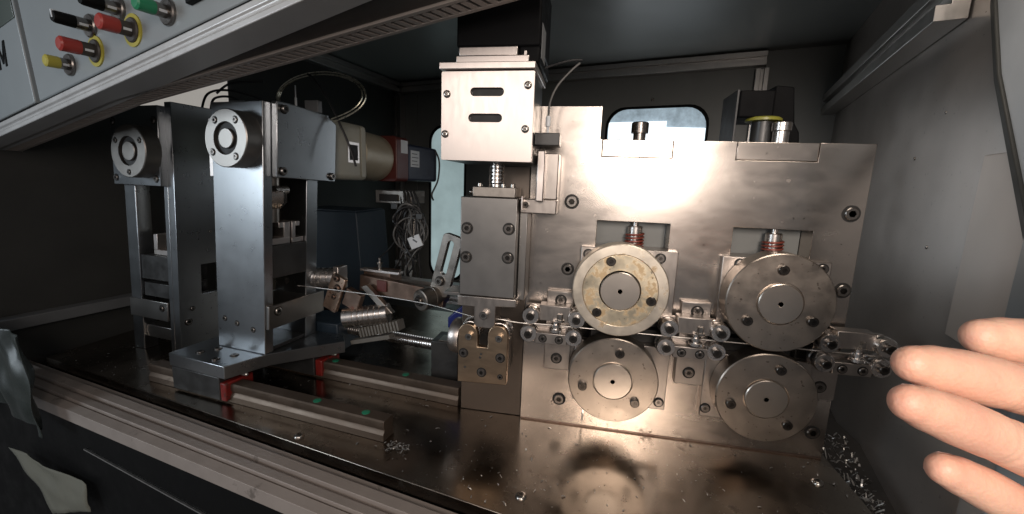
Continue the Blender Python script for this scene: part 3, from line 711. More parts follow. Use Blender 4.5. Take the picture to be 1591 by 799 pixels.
for x, y, z, M_ in ((6, 24, 32, MC), (62, 118, 33, MC)):
    p = M_ @ Vector((x - 7, y, z))
    b = B(); b.lathe(p, M_.to_3x3() @ Vector((1, 0, 0)), [(0, 2.4), (3, 2.4), (3, 1.4), (5, 1.4), (5, 2.2), (8, 2.2), (9, 1.2)], 12); b.build('grease_nipple', 'chip_steel', car)

# ================================================================== STAND AT THE FRONT (on the carriage)
def shear(kx, ky, z0):
    def f(v): return Vector((v.x + kx * (v.z - z0), v.y + ky * (v.z - z0), v.z))
    return f
s1 = thing('roller_stand', 'front upright steel stand on the carriage with round hub flange', 'stand', (-442, -19, 51), -8, 'upright stands', True)
tf = shear(0.068, 0.0, 0)                 # local: x along the front face, y inwards, z up from the foot
b = B(tf); b.plate(rectpoly(-83, 0, 0.3, 318), [], 0, 13); fp = b.build('front_plate', 'blued_steel', s1, 0.8)
for x, z in ((-70, 41), (-48, 37), (-20, 32)): screw(fp, x, -0.1, z, 3.2, 'flush', None, 'cap_screw', 'bolt_steel', tf)
b = B(tf); b.plate(rectpoly(-83, -2, 0.3, 300), [], 70, 90); b.build('rear_plate', 'blued_steel', s1, 0.8)
b = B(tf); b.box(-82, -1, 13.3, 69.7, 100, 143); b.build('cross_block', 'block_dark', s1, 0.8)
b = B(tf); b.box(-82, 5, 2, 98, 34, 66); o = b.build('lower_crossbar', 'slide_steel', s1, 0.8)
screw(o, 5.1, 16, 57, 5, 'flush', RX, 'cap_screw', 'bolt_steel', tf)
b = B(tf); b.box(-82, -3, 13.3, 69.7, 0.3, 6); b.build('foot_plate', 'block_dark', s1, 0.8)
b = B(tf); b.box(-60, -58, 13.3, 69.7, 66.3, 240); b.build('inner_web', 'tube_beige', s1)
# head block with its bevelled cover plate on the right-hand face
b = B(tf); b.box(-83, -1, 13.3, 108, 232, 318); b.build('head_block', 'blued_steel', s1, 0.8)
MY = Matrix.Rotation(R(90), 4, 'Z')
b = B(tf); b.plate([(12, 230), (112, 226), (112, 306), (92, 316), (30, 320), (12, 320)], [], -9, -0.5, MY); cp = b.build('cover_plate', 'blued_steel', s1, 1)
for y, z in ((22, 312), (20, 238), (104, 234)): screw(cp, 9.1, y, z, 4.6, 'cap', RX, 'cap_screw', 'black_oxide', tf)
hx, hz = -33, 273
o = B(tf).lathe((hx, 0, hz), (0, -1, 0), [(0, 33.5), (20, 33.5), (21, 32.5), (21, 19), (17, 19), (17, 10)], 48).build('hub_flange', 'flange_steel', s1, 0, True, None, 25)
B(tf).lathe((hx, -16.8, hz), (0, -1, 0), [(0, 18.9), (0.6, 18.9), (0.6, 0)], 32).build('seal_ring', 'socket_dark', o)
B(tf).lathe((hx, -17, hz), (0, -1, 0), [(0, 11.5), (3.2, 11.5), (3.8, 10.8), (3.8, 0)], 32).build('shaft_end', 'flange_steel', o)
for a in (52, 128, 218, 308): screw(o, hx + 26 * math.cos(R(a)), -21, hz + 26 * math.sin(R(a)), 3.4, 'flush', None, 'cap_screw', None, tf)
b = B(tf); b.box(-94, -84, 4, 60, 228, 300); b.build('side_cheek', 'bright_steel', s1, 0.8)
# bits in the opening
for y0, fl in ((18, 1), (56, -1)):
    b = B(tf)
    if fl > 0: b.box(-34, -6, 14, 46, 143.3, 152); b.box(-34, -6, 36, 46, 152, 172); b.box(-34, -6, 28, 36, 165, 172)
    else: b.box(-34, -6, 49, 69, 143.3, 150); b.box(-34, -6, 49, 55, 150, 172); b.box(-34, -6, 55, 62, 166, 172)
    b.build('clamp_hook', 'bright_steel', s1, 0.5)
B(tf).cyl((-20, 30, 172), (-20, 30, 230), 9).build('spindle', 'arm_steel', s1)
B(tf).lathe((-14, 30, 190), (0, 0, 1), [(0, 8), (8, 14), (22, 14), (26, 9)], 6).build('spindle_nut', 'bolt_steel', s1)
B(tf).cyl((-8, 22, 214), (-8, 42, 214), 5.5).build('cross_pin', 'roller_chrome', s1)

# gear motor behind the front stand
gm = thing('gear_motor', 'beige gearbox with maroon flange and dark blue motor behind front stand', 'gear motor', (-470, 130, 280), 0)
MG = T((-455, 118, 326)) @ Matrix.Rotation(R(-6), 4, 'Z')
b = B(); b.plate(roundrect(-48, 34, -46, 44, 10, 4), [], 0, 82, MG); gb = b.build('gearbox', 'cast_beige', gm, 2)
b = B(); b.box(34.2, 34.6, 34, 62, -18, 14, MG); b.build('inspection_frame', 'bright_steel', gb)
b = B(); b.box(34.7, 35.1, 38, 58, -14, 10, MG); b.build('inspection_window', 'socket_dark', gb)
b = B(); b.box(34.5, 36, 66, 76, -40, 40, MG); b.build('flange_edge', 'cast_beige', gb, 0.5)
B().cyl(MG @ Vector((-8, 82, 0)), MG @ Vector((-8, 166, -4)), 43, 43, 40, 2).build('motor_tube', 'tube_beige', gm)
b = B(); b.plate(roundrect(-46, 40, -46, 38, 8, 4), [], 166, 208, MG); b.build('motor_flange', 'flange_maroon', gm, 1.5)
b = B(); b.plate(roundrect(-44, 40, -44, 28, 6, 4), [], 208, 330, MG); mo = b.build('motor_body', 'motor_navy', gm, 2)
b = B(); b.box(40.2, 40.7, 180, 204, 8, 32, MG); b.build('flange_label', 'label_white', gm)
b = B(); b.box(40.2, 40.7, 216, 250, -16, 16, MG); lb = b.build('motor_label', 'label_white', mo)
for k in range(4):
    b = B(); b.box(40.75, 40.95, 220, 246 - 5 * (k % 2), -12 + k * 7, -10.5 + k * 7, MG); b.build('label_print', 'print_grey', lb)
B().tube([MG @ Vector((42, 318, 24)), MG @ Vector((48, 326, 0)), MG @ Vector((47, 322, -40)), MG @ Vector((44, 300, -70)), MG @ Vector((42, 310, -84))], 2.0).build('motor_lead', 'cable_grey', gm)

# ================================================================== STAND AT THE BACK LEFT
s2 = thing('roller_stand', 'rear upright steel stand beyond the front stand, standing on bed', 'stand', (-642, 39, 0), -8, 'upright stands', True)
tf2 = shear(0.078, 0.0, 0)
b = B(tf2); b.box(-108, -84, 0, 20, 0.3, 290); b.build('side_post', 'blued_steel', s2, 0.8)
b = B(tf2); b.box(-22, -13.3, 0, 20, 0.3, 290); b.build('side_post', 'blued_steel', s2, 0.8)
b = B(tf2); b.plate(rectpoly(0, 96, 0.3, 378), [rectpoly(34, 66, 95, 142)], 0, 13, MY); o = b.build('side_plate', 'blued_steel', s2, 0.8)
for y, z, r in ((12, 55, 4.6), (19, 75, 3.0), (50, 193, 2.2)): screw(o, 0.1, y, z, r, 'flush', RX, 'cap_screw', 'bolt_steel', tf2)
b = B(tf2); b.box(-83.7, -22.3, 2, 60, 118, 156); b.build('cross_block', 'block_dark', s2, 0.8)
b = B(tf2); b.box(-83.7, -22.3, 4, 60, 90, 112); b.build('cross_block', 'block_dark', s2, 0.8)
b = B(tf2); b.box(-108, -22.3, -3, -0.3, 56, 86); o = b.build('lower_crossbar', 'slide_steel', s2, 0.8)
screw(o, -34, -3.1, 76, 4.4, 'flush', None, 'cap_screw', None, tf2)
b = B(tf2); b.box(-83.7, -22.3, 4, 30, 22, 42); b.build('lower_crossbar', 'slide_steel', s2, 0.8)
b = B(tf2); b.box(-83, -22, 60, 62, 156, 290); b.build('inner_web', 'tube_beige', s2)
b = B(tf2); b.box(-66, -24, 10, 40, 156.3, 164); b.box(-66, -58, 10, 40, 164, 188); b.build('clamp_hook', 'bright_steel', s2, 0.5)
B(tf2).cyl((-50, 30, 188), (-50, 30, 262), 8).build('spindle', 'arm_steel', s2)
b = B(tf2); b.box(-112, -12, -10, 70, 262, 372); o = b.build('head_block', 'blued_steel', s2, 0.8)
for x, z in ((-106, 272), (-20, 272), (-106, 352), (-20, 352)): screw(o, x, -10.1, z, 4.2, 'flush', None, 'cap_screw', None, tf2)
hx, hz = -42, 309
o = B(tf2).lathe((hx, -10, hz), (0, -1, 0), [(0, 36), (19, 36), (20, 35), (20, 20), (16, 20), (16, 10)], 48).build('hub_flange', 'flange_steel', s2, 0, True, None, 25)
B(tf2).lathe((hx, -25.8, hz), (0, -1, 0), [(0, 19.8), (0.6, 19.8), (0.6, 0)], 32).build('seal_ring', 'socket_dark', o)
B(tf2).lathe((hx, -26, hz), (0, -1, 0), [(0, 13), (3.2, 13), (3.8, 12.2), (3.8, 0)], 32).build('shaft_end', 'flange_steel', o)
for a in (30, 150, 270): screw(o, hx + 28.5 * math.cos(R(a)), -30, hz + 28.5 * math.sin(R(a)), 3.2, 'flush', None, 'cap_screw', None, tf2)

# ================================================================== ARM MECHANISM BETWEEN STAND AND PLATE
MM = T((-300, 50, 0)) @ Matrix.Rotation(R(-8), 4, 'Z')
mv = lambda s, n, z: MM @ Vector((s, n, z))
def knurl(p0, p1, r, n=6):
    d = (Vector(p1) - Vector(p0)); L_ = d.length; prof = [(0, r * .45), (0, r * .8), (2, r)]
    for k in range(n):
        t0 = L_ * (0.25 + 0.7 * k / n); prof += [(t0, r), (t0 + .8, r * .93), (t0 + 2, r * .93), (t0 + 2.8, r)]
    prof += [(L_ - 1, r), (L_, r * .9)]
    return B().lathe(p0, d, prof, 28)
tb = thing('feed_tube', 'knurled steel cylinder beside the front stand, upper of two', 'cylinder', mv(-128, 0, 125), 0, 'knurled cylinders of the arm')
knurl(mv(-170, -6, 134), mv(-98, 14, 138), 15).build('barrel', 'roller_chrome', tb, 0, True, None, 28)
B().lathe(mv(-170.3, -6.1, 134), mv(-98, 14, 139) - mv(-160, -6, 136), [(-2, 4), (0.5, 4), (0.5, 7)], 16).build('end_screw', 'black_oxide', tb)
b = B(); b.box(-99, -90, 4, 24, 122, 156, MM); b.build('end_bracket', 'bright_steel', tb, 0.8)
tb = thing('feed_tube', 'knurled steel cylinder below the coppery plate, lower of two', 'cylinder', mv(-40, 0, 80), 0, 'knurled cylinders of the arm')
knurl(mv(-70, -10, 87), mv(-8, 10, 97), 14.5).build('barrel', 'roller_chrome', tb, 0, True, None, 28)
B().lathe(mv(-70.3, -10.1, 87), mv(-8, 10, 97) - mv(-70, -10, 87), [(-2, 4), (0.5, 4), (0.5, 7)], 16).build('end_screw', 'black_oxide', tb)
cpn = thing('pivot_plate', 'tilted coppery pivot plate between the two knurled cylinders', 'plate', mv(-80, -8, 100))
MT = MM @ T((-82, -12, 124)) @ Matrix.Rotation(R(22), 4, 'Y')
b = B(); b.plate(roundrect(-11, 12, -28, 26, 2.5, 3), [], -3, 3, MT); o = b.build('pivot_body', 'copper_plate', cpn, 0.6)
for x, z, r in ((-2, 22, 4.2), (4, 9, 4.5), (2, -6, 3)):
    q = screw(o, 0, 0, 0, r, 'cap', (0, 0, R(-8)), 'cap_screw', 'arm_brown'); q.location = (MT @ Vector((x, -3, z)) - Vector(OFF[cpn.name])) * K
b = B(); b.box(14, 40, 2, 12, -12, 14, MT); b.build('pivot_link', 'arm_brown', cpn, 1)
arm = thing('swing_arm', 'brown flat arm with round bearing end beside the slotted lever', 'arm', mv(0, 20, 110))
b = B(); b.box(-70, 66, 14, 24, 118, 142, MM @ Matrix.Rotation(R(4), 4, 'Y')); b.build('arm_bar', 'arm_brown', arm, 1)
b = B(); b.box(-66, -20, 30, 60, 134, 150, MM); b.build('arm_bridge', 'arm_brown', arm, 1)
b = B(); b.box(-30, -14, 12, 13.9, 126, 142, MM); b.build('arm_patch', 'flange_maroon', arm, 0.5)
b = B(); b.box(-66, 0, 22, 34, 150.3, 154, MM); b.build('arm_shelf', 'bright_steel', arm, 0.5)
o = B().lathe(mv(52, -8, 127), mv(66, 32, 130) - mv(52, -8, 127), [(0, 6), (0, 13), (1, 14.5), (16, 14.5), (16.5, 13.5), (18.5, 13.5), (19, 14.5), (40, 14.5), (41, 13)], 32).build('bearing_end', 'arm_steel', arm)
screw(o, *mv(52, -8.2, 127), 6, 'cap', (0, 0, R(-18)))
B().lathe(mv(-36, 28, 154), (0, 0, 1), [(0, 2.6), (8, 2.6), (8, 4.4), (11, 4.4), (11, 2), (17, 2), (18, 1.2)], 12).build('grease_nipple', 'plug_green', arm).data.materials[0] = MATS['bolt_steel']
lev = thing('slotted_lever', 'upright slotted steel lever leaning beside the slide unit', 'lever', mv(70, 10, 140))
ML2 = MM @ T((68, 16, 142)) @ Matrix.Rotation(R(15), 4, 'Y')
b = B(); b.plate(roundrect(-12, 16, -10, 76, 6, 4), [roundrect(-3, 6, 20, 68, 4.4, 5)], -4, 4, ML2); o = b.build('lever_body', 'arm_steel', lev, 0.8)
q = screw(o, 0, 0, 0, 5.4, 'cap', (0, 0, R(-8)), 'cap_screw', 'bolt_steel'); q.location = (ML2 @ Vector((0, -4, 10)) - Vector(OFF[lev.name])) * K

# drag chain, cross bars, ball screw, bearing block
dc = thing('drag_chain', 'beige plastic cable drag chain under the lower knurled cylinder', 'drag chain', mv(-30, 0, 50))
for k in range(13):
    b = B(); Mk = MM @ T((-52 + k * 5.2, 6, 66 + k * 1.6)) @ Matrix.Rotation(R(-16), 4, 'Y')
    b.box(-1.5, 1.5, -6, 10, -9, 5, Mk); b.build('chain_link', 'chain_plastic', dc, 0.4)
b = B(); b.box(-55, 14, -4, 9, 58, 64, MM @ T((0, 6, 2)) @ Matrix.Rotation(R(-16), 4, 'Y')); b.build('chain_band', 'chain_plastic', dc, 0.4)
dg = thing('diagonal_bar', 'grey flat bar slanting down from the coppery plate', 'bar', mv(-40, 20, 100))
b = B(); b.plate([(-50, 132), (-40, 136), (2, 100), (-8, 96)], [], 2, 10, MM); b.build('bar_body', 'arm_steel', dg, 0.8)
bs = thing('ball_screw', 'long threaded ball screw lying beyond the far rail', 'ball screw', (-330, 110, 48))
prof = [(0, 7)]
for k in range(46): prof += [(k * 4 + 0.6, 7), (k * 4 + 1.6, 8.4), (k * 4 + 3.0, 8.4), (k * 4 + 4.0, 7)]
B().lathe((-425, 122, 44), (0.985, -0.17, 0), prof + [(186, 7)], 20).build('screw_shaft', 'roller_chrome', bs, 0, True, None, 20)
b = B(); b.box(-246, -206, 66, 108, 0.3, 60); o = b.build('bearing_block', 'block_dark', bs, 1)
b = B(); b.box(-236, -208, 70, 92, 60.2, 61); b.build('block_label', 'arm_steel', o)
b = B(); b.box(-470, -405, 86, 146, 14, 62, T((0, 0, 0))); b.build('nut_housing', 'blue_box', bs, 2)
cl = thing('shaft_collar', 'pale round shaft collar peeking out beside the fork', 'collar', (-186, 20, 60))
B().lathe((-196, 24, 90), (1, -0.2, 0), [(0, 8), (0, 22), (2, 23), (12, 23), (14, 22), (14, 8)], 36).build('collar_body', 'bright_steel', cl)
B().lathe((-200, 25, 90), (1, -0.2, 0), [(0, 5), (0, 8.2), (24, 8.2)], 20).build('collar_shaft', 'arm_steel', cl)
bb = thing('blue_cover', 'small blue plastic cover behind the fork', 'cover', (-190, 90, 60))
b = B(); b.plate([(-232, 86), (-205, 112), (-160, 112), (-160, 76), (-232, 70)], [], 96, 130); b.build('cover_body', 'blue_plastic', bb, 2)
for z, lab in ((96, 'lower pale aluminium bar lying behind the swing arm'), (114, 'upper pale aluminium bar lying behind the swing arm')):
    t = thing('profile_bar', lab, 'bar', (-230, 150, z - 8))
    o = profile('bar_body', T((-230, 150, z)) @ Matrix.Rotation(R(-8), 4, 'Z'), -130, 120, 13, 18, 'profile_alu', t)
# blue-grey cabinet block, brackets under the motor
bx = thing('blue_cabinet', 'dark blue box behind the front stand', 'box', (-520, 330, 0))
b = B(); b.plate([(-640, 10), (-482, 10), (-496, 216), (-640, 216)], [], 300, 420); b.build('box_body', 'blue_box', bx, 2)
b = B(); b.plate([(-632, 216.3), (-500, 216.3), (-500, 219), (-632, 219)], [], 304, 416); b.build('box_lid', 'blue_box', bx, 0.5)
mb = thing('motor_bracket', 'grey angle bracket under the dark blue motor', 'bracket', (-420, 340, 60))
b = B(); b.box(-470, -392, 330, 400, 236, 262, Matrix.Identity(4)); b.build('bracket_top', 'arm_steel', mb, 1)
b = B(); b.box(-408, -386, 330, 336, 40, 236); b.build('bracket_leg', 'arm_steel', mb, 1)
b = B(); b.box(-460, -420, 326, 329.6, 240, 254); b.build('bracket_slot', 'socket_dark', mb, 0.5)

# ================================================================== CABLES
cbl = thing('cable_bundle', 'looped black cables with a white tag under the blue motor', 'cables', (-400, 320, 60))
random.seed(3)
base0 = Vector((-388, 318, 190))
for k in range(7):
    a = random.uniform(0, 6.28); w = random.uniform(12, 34); h = random.uniform(24, 58); base = base0 + Vector((random.uniform(-16, 16), 0, random.uniform(-14, 14)))
    pts = [base + Vector((w * math.cos(t) + 6 * math.sin(a + k), 6 * math.sin(t * 2 + a) - k * 2.2, h * math.sin(t) * 0.9 - 10 + 5 * math.cos(a))) for t in [2 * math.pi * j / 10 for j in range(10)]]
    B().tube(pts, 2.0 + 0.5 * (k % 2), 8, 5, True).build('cable_loop', 'cable_black' if k % 3 else 'cable_grey', cbl)
for k in range(4):
    x = -398 + k * 7
    B().tube([(x - 10, 330, 262), (x - 4 + 3 * k, 322, 232), (x, 314, 205), (x - 6 + 4 * k, 312, 160), (x - 12 + 7 * k, 316, 110), (x - 8 + 6 * k, 330, 60)], 2.4, 8, 5).build('cable_run', 'cable_black', cbl)
random.seed(21)
for k in range(6):                           # loose ends that wander off the bundle
    x0 = -402 + random.uniform(-14, 14); pts = [(x0, 322, 250 - 8 * k)]
    for q in range(5): pts.append((pts[-1][0] + random.uniform(-22, 24), 322 - random.uniform(0, 26), pts[-1][2] - random.uniform(14, 38)))
    B().tube(pts, random.choice((1.4, 1.8, 2.3)), 8, 6).build('loose_cable', random.choice(('cable_black', 'cable_grey')), cbl)
for x, z in ((-418, 232), (-366, 214), (-410, 118)):
    b = B(); b.box(x - 7, x + 7, 306, 318, z - 6, z + 6, None); b.build('cable_clip', 'block_dark', cbl, 1)
b = B(); b.box(-14, 12, -2, 2, -13, 11, T((-370, 300, 166)) @ Matrix.Rotation(R(-24), 4, 'Y')); o = b.build('cable_tag', 'label_white', cbl, 0.8)
b = B(); b.box(-6, 4, -2.6, -2.2, -1, 2, T((-370, 300, 166)) @ Matrix.Rotation(R(30), 4, 'Y')); b.build('tag_print', 'print_grey', o)

lp = thing('cable_ring', 'coiled pale steel cable standing as a ring above the front stand', 'cable', (-420, 90, 368))
for k, (w, dy) in enumerate(((0, 0), (2.2, 3), (4.0, -2))):
    pts = []
    for j in range(14):
        t = R(-70 + 290 * j / 13)
        pts.append((-418 + (69 - w) * math.cos(t), 84 + dy + 8 * math.sin(t), 394 + (35 - w) * math.sin(t) + (0 if j else -2)))
    B().tube(pts, 0.9, 6, 5).build('cable_strand', 'steel_cable', lp)
sc2 = thing('sensor_lead', 'thin dark cable slanting from the ring down to the gearbox', 'cable', (-400, 90, 330))
B().tube([(-436, 84, 424), (-424, 82, 416), (-404, 80, 390), (-386, 78, 358), (-374, 80, 330), (-366, 84, 300)], 1.6).build('cable_run', 'cable_black', sc2)
lc = thing('head_cables', 'thin black cables and white plug on top of the rear stand', 'cables', (-600, 120, 384))
for pts in ([(-640, 108, 378), (-622, 104, 402), (-590, 108, 408), (-548, 120, 398), (-530, 130, 384)], [(-625, 110, 380), (-612, 106, 396), (-585, 112, 398), (-560, 122, 380)], [(-612, 110, 404), (-590, 116, 420), (-540, 124, 424)]):
    B().tube(pts, 1.7).build('cable_run', 'cable_black', lc)
b = B(); b.box(-592, -566, 112, 122, 384, 394); b.build('plug', 'label_white', lc, 1)
ts = thing('top_sensor', 'small grey terminal with pale pin on the front stand’s top', 'sensor', (-425, 70, 370))
b = B(); b.box(-430, -410, 66, 76, 370, 386); b.build('terminal', 'label_grey', ts, 0.8)
B().lathe((-446, 70, 376), (0, 0, 1), [(0, 1.6), (14, 1.6), (14, 0.8), (30, 0.8)], 10).build('pin', 'label_white', ts)

# ================================================================== PARTS SHOWING OVER THE PLATE
rm = thing('rear_motor', 'black motor with yellow ring behind the plate’s top insert', 'motor', (150, 70, 334))
b = B(); b.box(118, 154, 52, 110, 366, 395); o = b.build('motor_body', 'motor_black', rm, 2)
b = B(); b.box(115.5, 117.7, 54, 108, 340, 396); b.build('side_plate', 'side_grey', rm, 0.5)
B().lathe((148, 62, 362), (0, 0, 1), [(0, 12), (1, 18.5), (3.5, 18.5), (5, 16)], 36).build('ring', 'ring_yellow', rm)
B().lathe((148, 62, 336), (0, 0, 1), [(0, 12), (26, 12)], 28).build('ring_neck', 'block_dark', rm)
b = B(); b.plate([(154.3, 338), (188, 338), (186, 352), (180, 362), (175, 400), (156, 402)], [], 60, 100); b.build('motor_connector', 'motor_black', rm, 2)
B().lathe((161, 44, 336), (0, 0, 1), [(0, 8), (14, 8), (15, 9.6), (23, 9.6), (24, 8.6)], 28).build('adjusting_screw', 'roller_chrome', rm)
ab = thing('adjusting_bolt', 'dark round bolt head standing before the bright window', 'bolt', (10.5, 16, 334))
B().lathe((10.5, 14, 331), (0, 0, 1), [(0, 6.5), (11, 6.5), (11.5, 9), (22, 9), (23, 8)], 28).build('bolt_head', 'black_oxide', ab)
wl_ = thing('window_text', 'small vertical printed note on the bright window', 'label', MB @ Vector((118, 4, 425)))
for k in range(9):
    b = B(); b.box(114 + (k % 3), 122 - (k % 2) * 2, 4.5, 5.2, 404 + k * 5, 406.6 + k * 5, MB); b.build('print_mark', 'print_grey', wl_)

# ================================================================== LOWER LEFT: FILM AND PAPER
def sheet(name, m, label, cat, corners, amp, n=16, seed=0, thick=0.6, fold=0):
    bm = bmesh.new(); P = [Vector(c) for c in corners]; g = []
    nrm = (P[1] - P[0]).cross(P[3] - P[0]).normalized()
    for i in range(n + 1):
        row = []
        for j in range(n + 1):
            u, v = i / n, j / n
            p = P[0] * (1 - u) * (1 - v) + P[1] * u * (1 - v) + P[2] * u * v + P[3] * (1 - u) * v
            w = (0.35 * math.sin(u * fold + 2.5 * noise.noise(Vector((v * 2, u * 2, seed)))) if fold else 0) + (0.4 if fold else 1) * noise.noise(Vector((u * 3 + seed, v * 2.2, seed))) + 0.5 * noise.noise(Vector((u * 8 + seed, v * 3, seed + 5)))
            row.append(bm.verts.new(p + nrm * amp * w))
        g.append(row)
    for i in range(n):
        for j in range(n): bm.faces.new((g[i][j], g[i + 1][j], g[i + 1][j + 1], g[i][j + 1]))
    b = B(); b.merge(bm); o = b.build(name, m, None, 0, True, None, 180)
    s = o.modifiers.new('thick', 'SOLIDIFY'); s.thickness = thick * K
    return tag(o, label, cat)
PF = lambda s, n, z: MF @ Vector((s, -n, z))
sheet('plastic_film', 'film', 'crumpled clear plastic film hanging over the sill’s far end', 'plastic film', (PF(-60, 66, 92), PF(102, 74, 84), PF(132, 75, -36), PF(-40, 75, -10)), 11, 48, 2, 0.6, 17)
sheet('paper_sheet', 'paper', 'curled pale paper sheet against the black cabinet front', 'paper', (PF(-10, 66, -96), PF(168, 62, -98), PF(178, 66, -130), PF(106, 72, -152)), 5, 14, 6)

# ================================================================== METAL CHIPS (uncountable)
random.seed(11)
bm = bmesh.new()
def chip(x, y, z, s, tum=0.0):
    a = random.uniform(0, 6.28); el = random.uniform(0.5, 2.4)
    d = Vector((math.cos(a), math.sin(a), random.uniform(-.15 - tum, .3 + tum))) * s * el; w = Vector((-math.sin(a), math.cos(a), random.uniform(-.2, .2))) * s * 0.45
    p = Vector((x, y, z + 0.25)); h = Vector((0, 0, random.uniform(0.1, 0.5) * s))
    v = [bm.verts.new(q) for q in (p - d - w, p - d + w, p + w + h * 1.6, p - w + h * 1.6, p + d * .8 + w * .6 + h * .4, p + d * .8 - w * .6 + h * .4)]
    bm.faces.new((v[0], v[1], v[2], v[3])); bm.faces.new((v[3], v[2], v[4], v[5]))
for k in range(330):
    x = random.uniform(-780, 230); y = random.uniform(fe(x) + 6, 60 if x < -190 else -4)
    chip(x, y, 0.1, random.choice((0.5, 0.6, 0.8, 1.0, 1.5)))
for k in range(70): chip(random.gauss(-222, 9), random.gauss(-90, 5), random.uniform(0, 2), random.uniform(.7, 1.5))
for k in range(40): chip(random.gauss(-80, 30), random.gauss(-115, 14), 0.1, random.uniform(.3, .7))
for k in range(40): chip(random.gauss(60, 40), random.gauss(-60, 18), 0.1, random.uniform(.3, .7))
for k in range(60): chip(random.gauss(-225, 25), random.gauss(40, 12), 0.1, random.uniform(.4, 1.0))
b = B(); b.merge(bm); o = b.build('metal_chips', 'chip_steel', None, 0, False); o['kind'] = 'stuff'; o['label'] = 'fine bright metal chips scattered over the bed plate'; o['category'] = 'chips'
bm = bmesh.new()
for k in range(650):
    y = random.uniform(-190, 120); x = random.uniform(241, 290 + y * 0.25)
    chip(x, y, -34 + random.uniform(0, 9) * math.exp(-((x - 262) / 18) ** 2), random.uniform(.8, 2.4), 1.6)
b = B(); b.merge(bm); o = b.build('gutter_chips', 'chip_steel', None, 0, False); o['kind'] = 'stuff'; o['label'] = 'heap of metal chips in the gutter beside the bed'; o['category'] = 'chips'
b = B(); b.box(238, 330, -230, 200, -40, -34); struct(b.build('gutter_floor', 'header_dark', None))

# ================================================================== HAND
hand = thing('hand', 'bare hand with fingers spread reaching in before the right wall', 'hand', (205, -290, 185))
hb = B()
def loft(bm, pts, rad, seg=20, flat=0.92, crease=()):
    """pts: joints; rad: radius at each; smooth tube with a rounded tip at pts[0]"""
    P = [Vector(p) for p in pts]
    C = []; RR = []; n = len(P); sub = 26 if crease else 10
    for i in range(n - 1):
        g = lambda j: P[max(0, min(n - 1, j))]
        a, b_, c, d = g(i - 1), g(i), g(i + 1), g(i + 2)
        for k in range(sub):
            t = k / sub
            C.append(0.5 * ((2 * b_) + (c - a) * t + (2 * a - 5 * b_ + 4 * c - d) * t * t + (3 * b_ - a - 3 * c + d) * t ** 3))
            s = t * t * (3 - 2 * t); RR.append(rad[i] * (1 - s) + rad[i + 1] * s)
    C.append(P[-1]); RR.append(rad[-1])
    for jn in crease:                         # flexion creases: a pair of shallow grooves at each joint
        for dd, dep in ((-1.8, 0.6), (1.2, 0.95)):
            for i in range(len(C)):
                q = (C[i] - P[jn]).length * (1 if (C[i] - P[jn]).dot(P[min(n - 1, jn + 1)] - P[jn]) > 0 else -1) - dd
                RR[i] -= dep * math.exp(-(q / 0.75) ** 2)
    t0 = (C[1] - C[0]).normalized(); r0 = RR[0]
    pre = []
    for k in range(1, 8):
        a = R(90 * k / 8); pre.append((C[0] - t0 * r0 * 1.12 * math.sin(a), r0 * math.cos(a) ** 0.9))
    pre = pre[::-1]
    CC = [p for p, _ in pre] + C; R2 = [r for _, r in pre] + RR
    up = Vector((0.05, 0.25, 1)); rings = []
    for i in range(len(CC)):
        t = (CC[min(len(CC) - 1, i + 1)] - CC[max(0, i - 1)]).normalized()
        v = (up - t * up.dot(t)).normalized(); w = t.cross(v)
        rings.append([bm.verts.new(CC[i] + R2[i] * (math.cos(2 * math.pi * k / seg) * v + flat * math.sin(2 * math.pi * k / seg) * w)) for k in range(seg)])
    for a, b_ in zip(rings, rings[1:]):
        for k in range(seg): bm.faces.new((a[k], a[(k + 1) % seg], b_[(k + 1) % seg], b_[k]))
    tip = bm.verts.new(CC[0] - t0 * r0 * 0.04)
    for k in range(seg): bm.faces.new((rings[0][(k + 1) % seg], rings[0][k], tip))
    bm.faces.new(rings[-1])
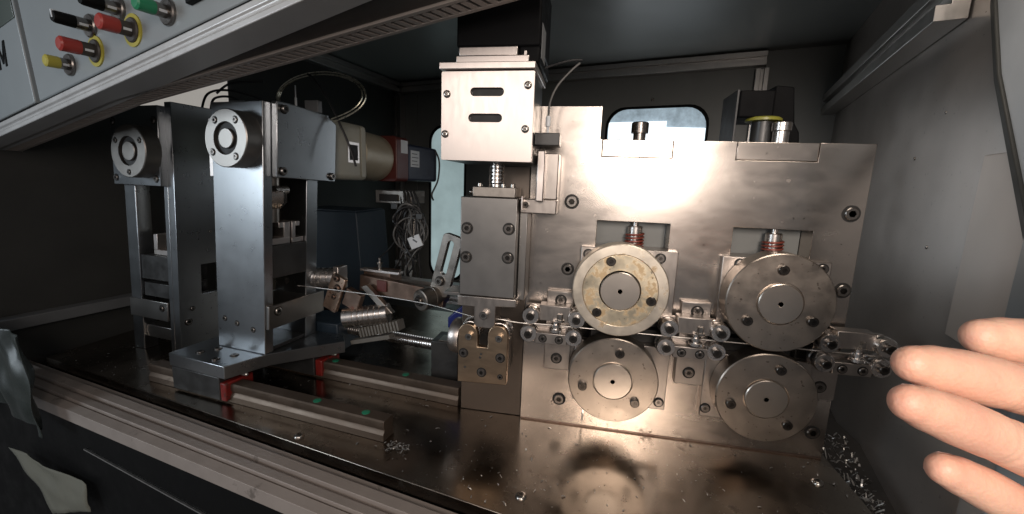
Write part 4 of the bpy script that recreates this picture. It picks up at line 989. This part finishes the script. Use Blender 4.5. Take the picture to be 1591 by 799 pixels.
fing = {
    'index': ([(116.9, -284.0, 231.3), (125.8, -281.4, 230.2), (140.2, -277.8, 228.5), (156.9, -273.9, 226.7), (173.8, -270.0, 224.3), (196.2, -265.3, 221.0), (222, -272, 208)], [7.2, 8.9, 9.9, 10.0, 10.3, 10.6, 14]),
    'middle': ([(78.7, -308.4, 225.9), (86.8, -306.0, 224.2), (99.1, -303.0, 221.6), (114.2, -299.6, 218.4), (130.1, -296.1, 214.7), (152.4, -291.9, 208.6), (216, -284, 192)], [6.7, 8.3, 9.2, 9.2, 9.5, 9.8, 14]),
    'ring': ([(65.5, -328.4, 219.9), (73.3, -325.2, 216.9), (84.8, -321.6, 212.4), (99.6, -317.7, 206.4), (116.0, -313.7, 199.5), (140.8, -308.8, 188.8), (208, -292, 178)], [5.9, 7.3, 8.1, 8.1, 8.5, 8.9, 13]),
    'little': ([(85.4, -320.0, 193.9), (93.2, -317.2, 190.3), (104.5, -314.1, 184.7), (119.0, -310.7, 177.3), (135.6, -307.1, 168.9), (156.9, -303.0, 158.2), (204, -294, 160)], [5.4, 6.6, 7.3, 7.2, 7.6, 8.2, 12]),
}
fing = {k: ([(x + 2.4, y, z) for x, y, z in p], r) for k, (p, r) in fing.items()}
bmh = bmesh.new()
for k, (p, r) in fing.items(): loft(bmh, p, r, 24, 0.92, (3, 5))
loft(bmh, [(176, -262, 250), (190, -266, 243), (206, -272, 232), (224, -280, 216), (245, -288, 200)], [9.5, 10.5, 11.5, 15, 18])       # thumb, beyond the picture's edge
for zz, q in ((210, 15), (196, 16), (181, 16), (166, 14)): loft(bmh, [(188, -276 - (210 - zz) * .4, zz), (215, -282, 188 + (zz - 188) * .9), (250, -286, 186 + (zz - 188) * .7)], [q - 3, q, q + 2])
loft(bmh, [(240, -286, 186), (280, -288, 182), (330, -292, 178), (420, -300, 170)], [26, 25, 26, 32], 28, 0.8)
hb.merge(bmh)
hm = hb.build('hand_body', 'skin', hand, 0, True, None, 180)
rmod = hm.modifiers.new('join', 'REMESH'); rmod.mode = 'VOXEL'; rmod.voxel_size = 0.0008; rmod.use_smooth_shade = True
smod = hm.modifiers.new('soft', 'SMOOTH'); smod.factor = 0.6; smod.iterations = 4
# finger nails on the far side of the finger tips
for k, (p, r) in fing.items():
    a, c = Vector(p[0]), Vector(p[1]); t = (c - a).normalized(); v = Vector((0, 1, 0)); v = (v - t * v.dot(t)).normalized(); w = t.cross(v)
    b = B(); bm = bmesh.new(); g = []
    for i in range(6):
        row = []
        for j in range(7):
            x = (j / 6 - .5) * 1.5; y = (i / 5) * 9 - 0.5
            row.append(bm.verts.new(a + t * y + (v * math.cos(x) * 0.93 + w * math.sin(x)) * (r[0] + (r[1] - r[0]) * min(1, max(0, y / 6))) * 0.985))
        g.append(row)
    for i in range(5):
        for j in range(6): bm.faces.new((g[i][j], g[i + 1][j], g[i + 1][j + 1], g[i][j + 1]))
    b.merge(bm); o = b.build('finger_nail', 'nail', hand, 0, True, None, 180)
    m_ = o.modifiers.new('thick', 'SOLIDIFY'); m_.thickness = 0.0006
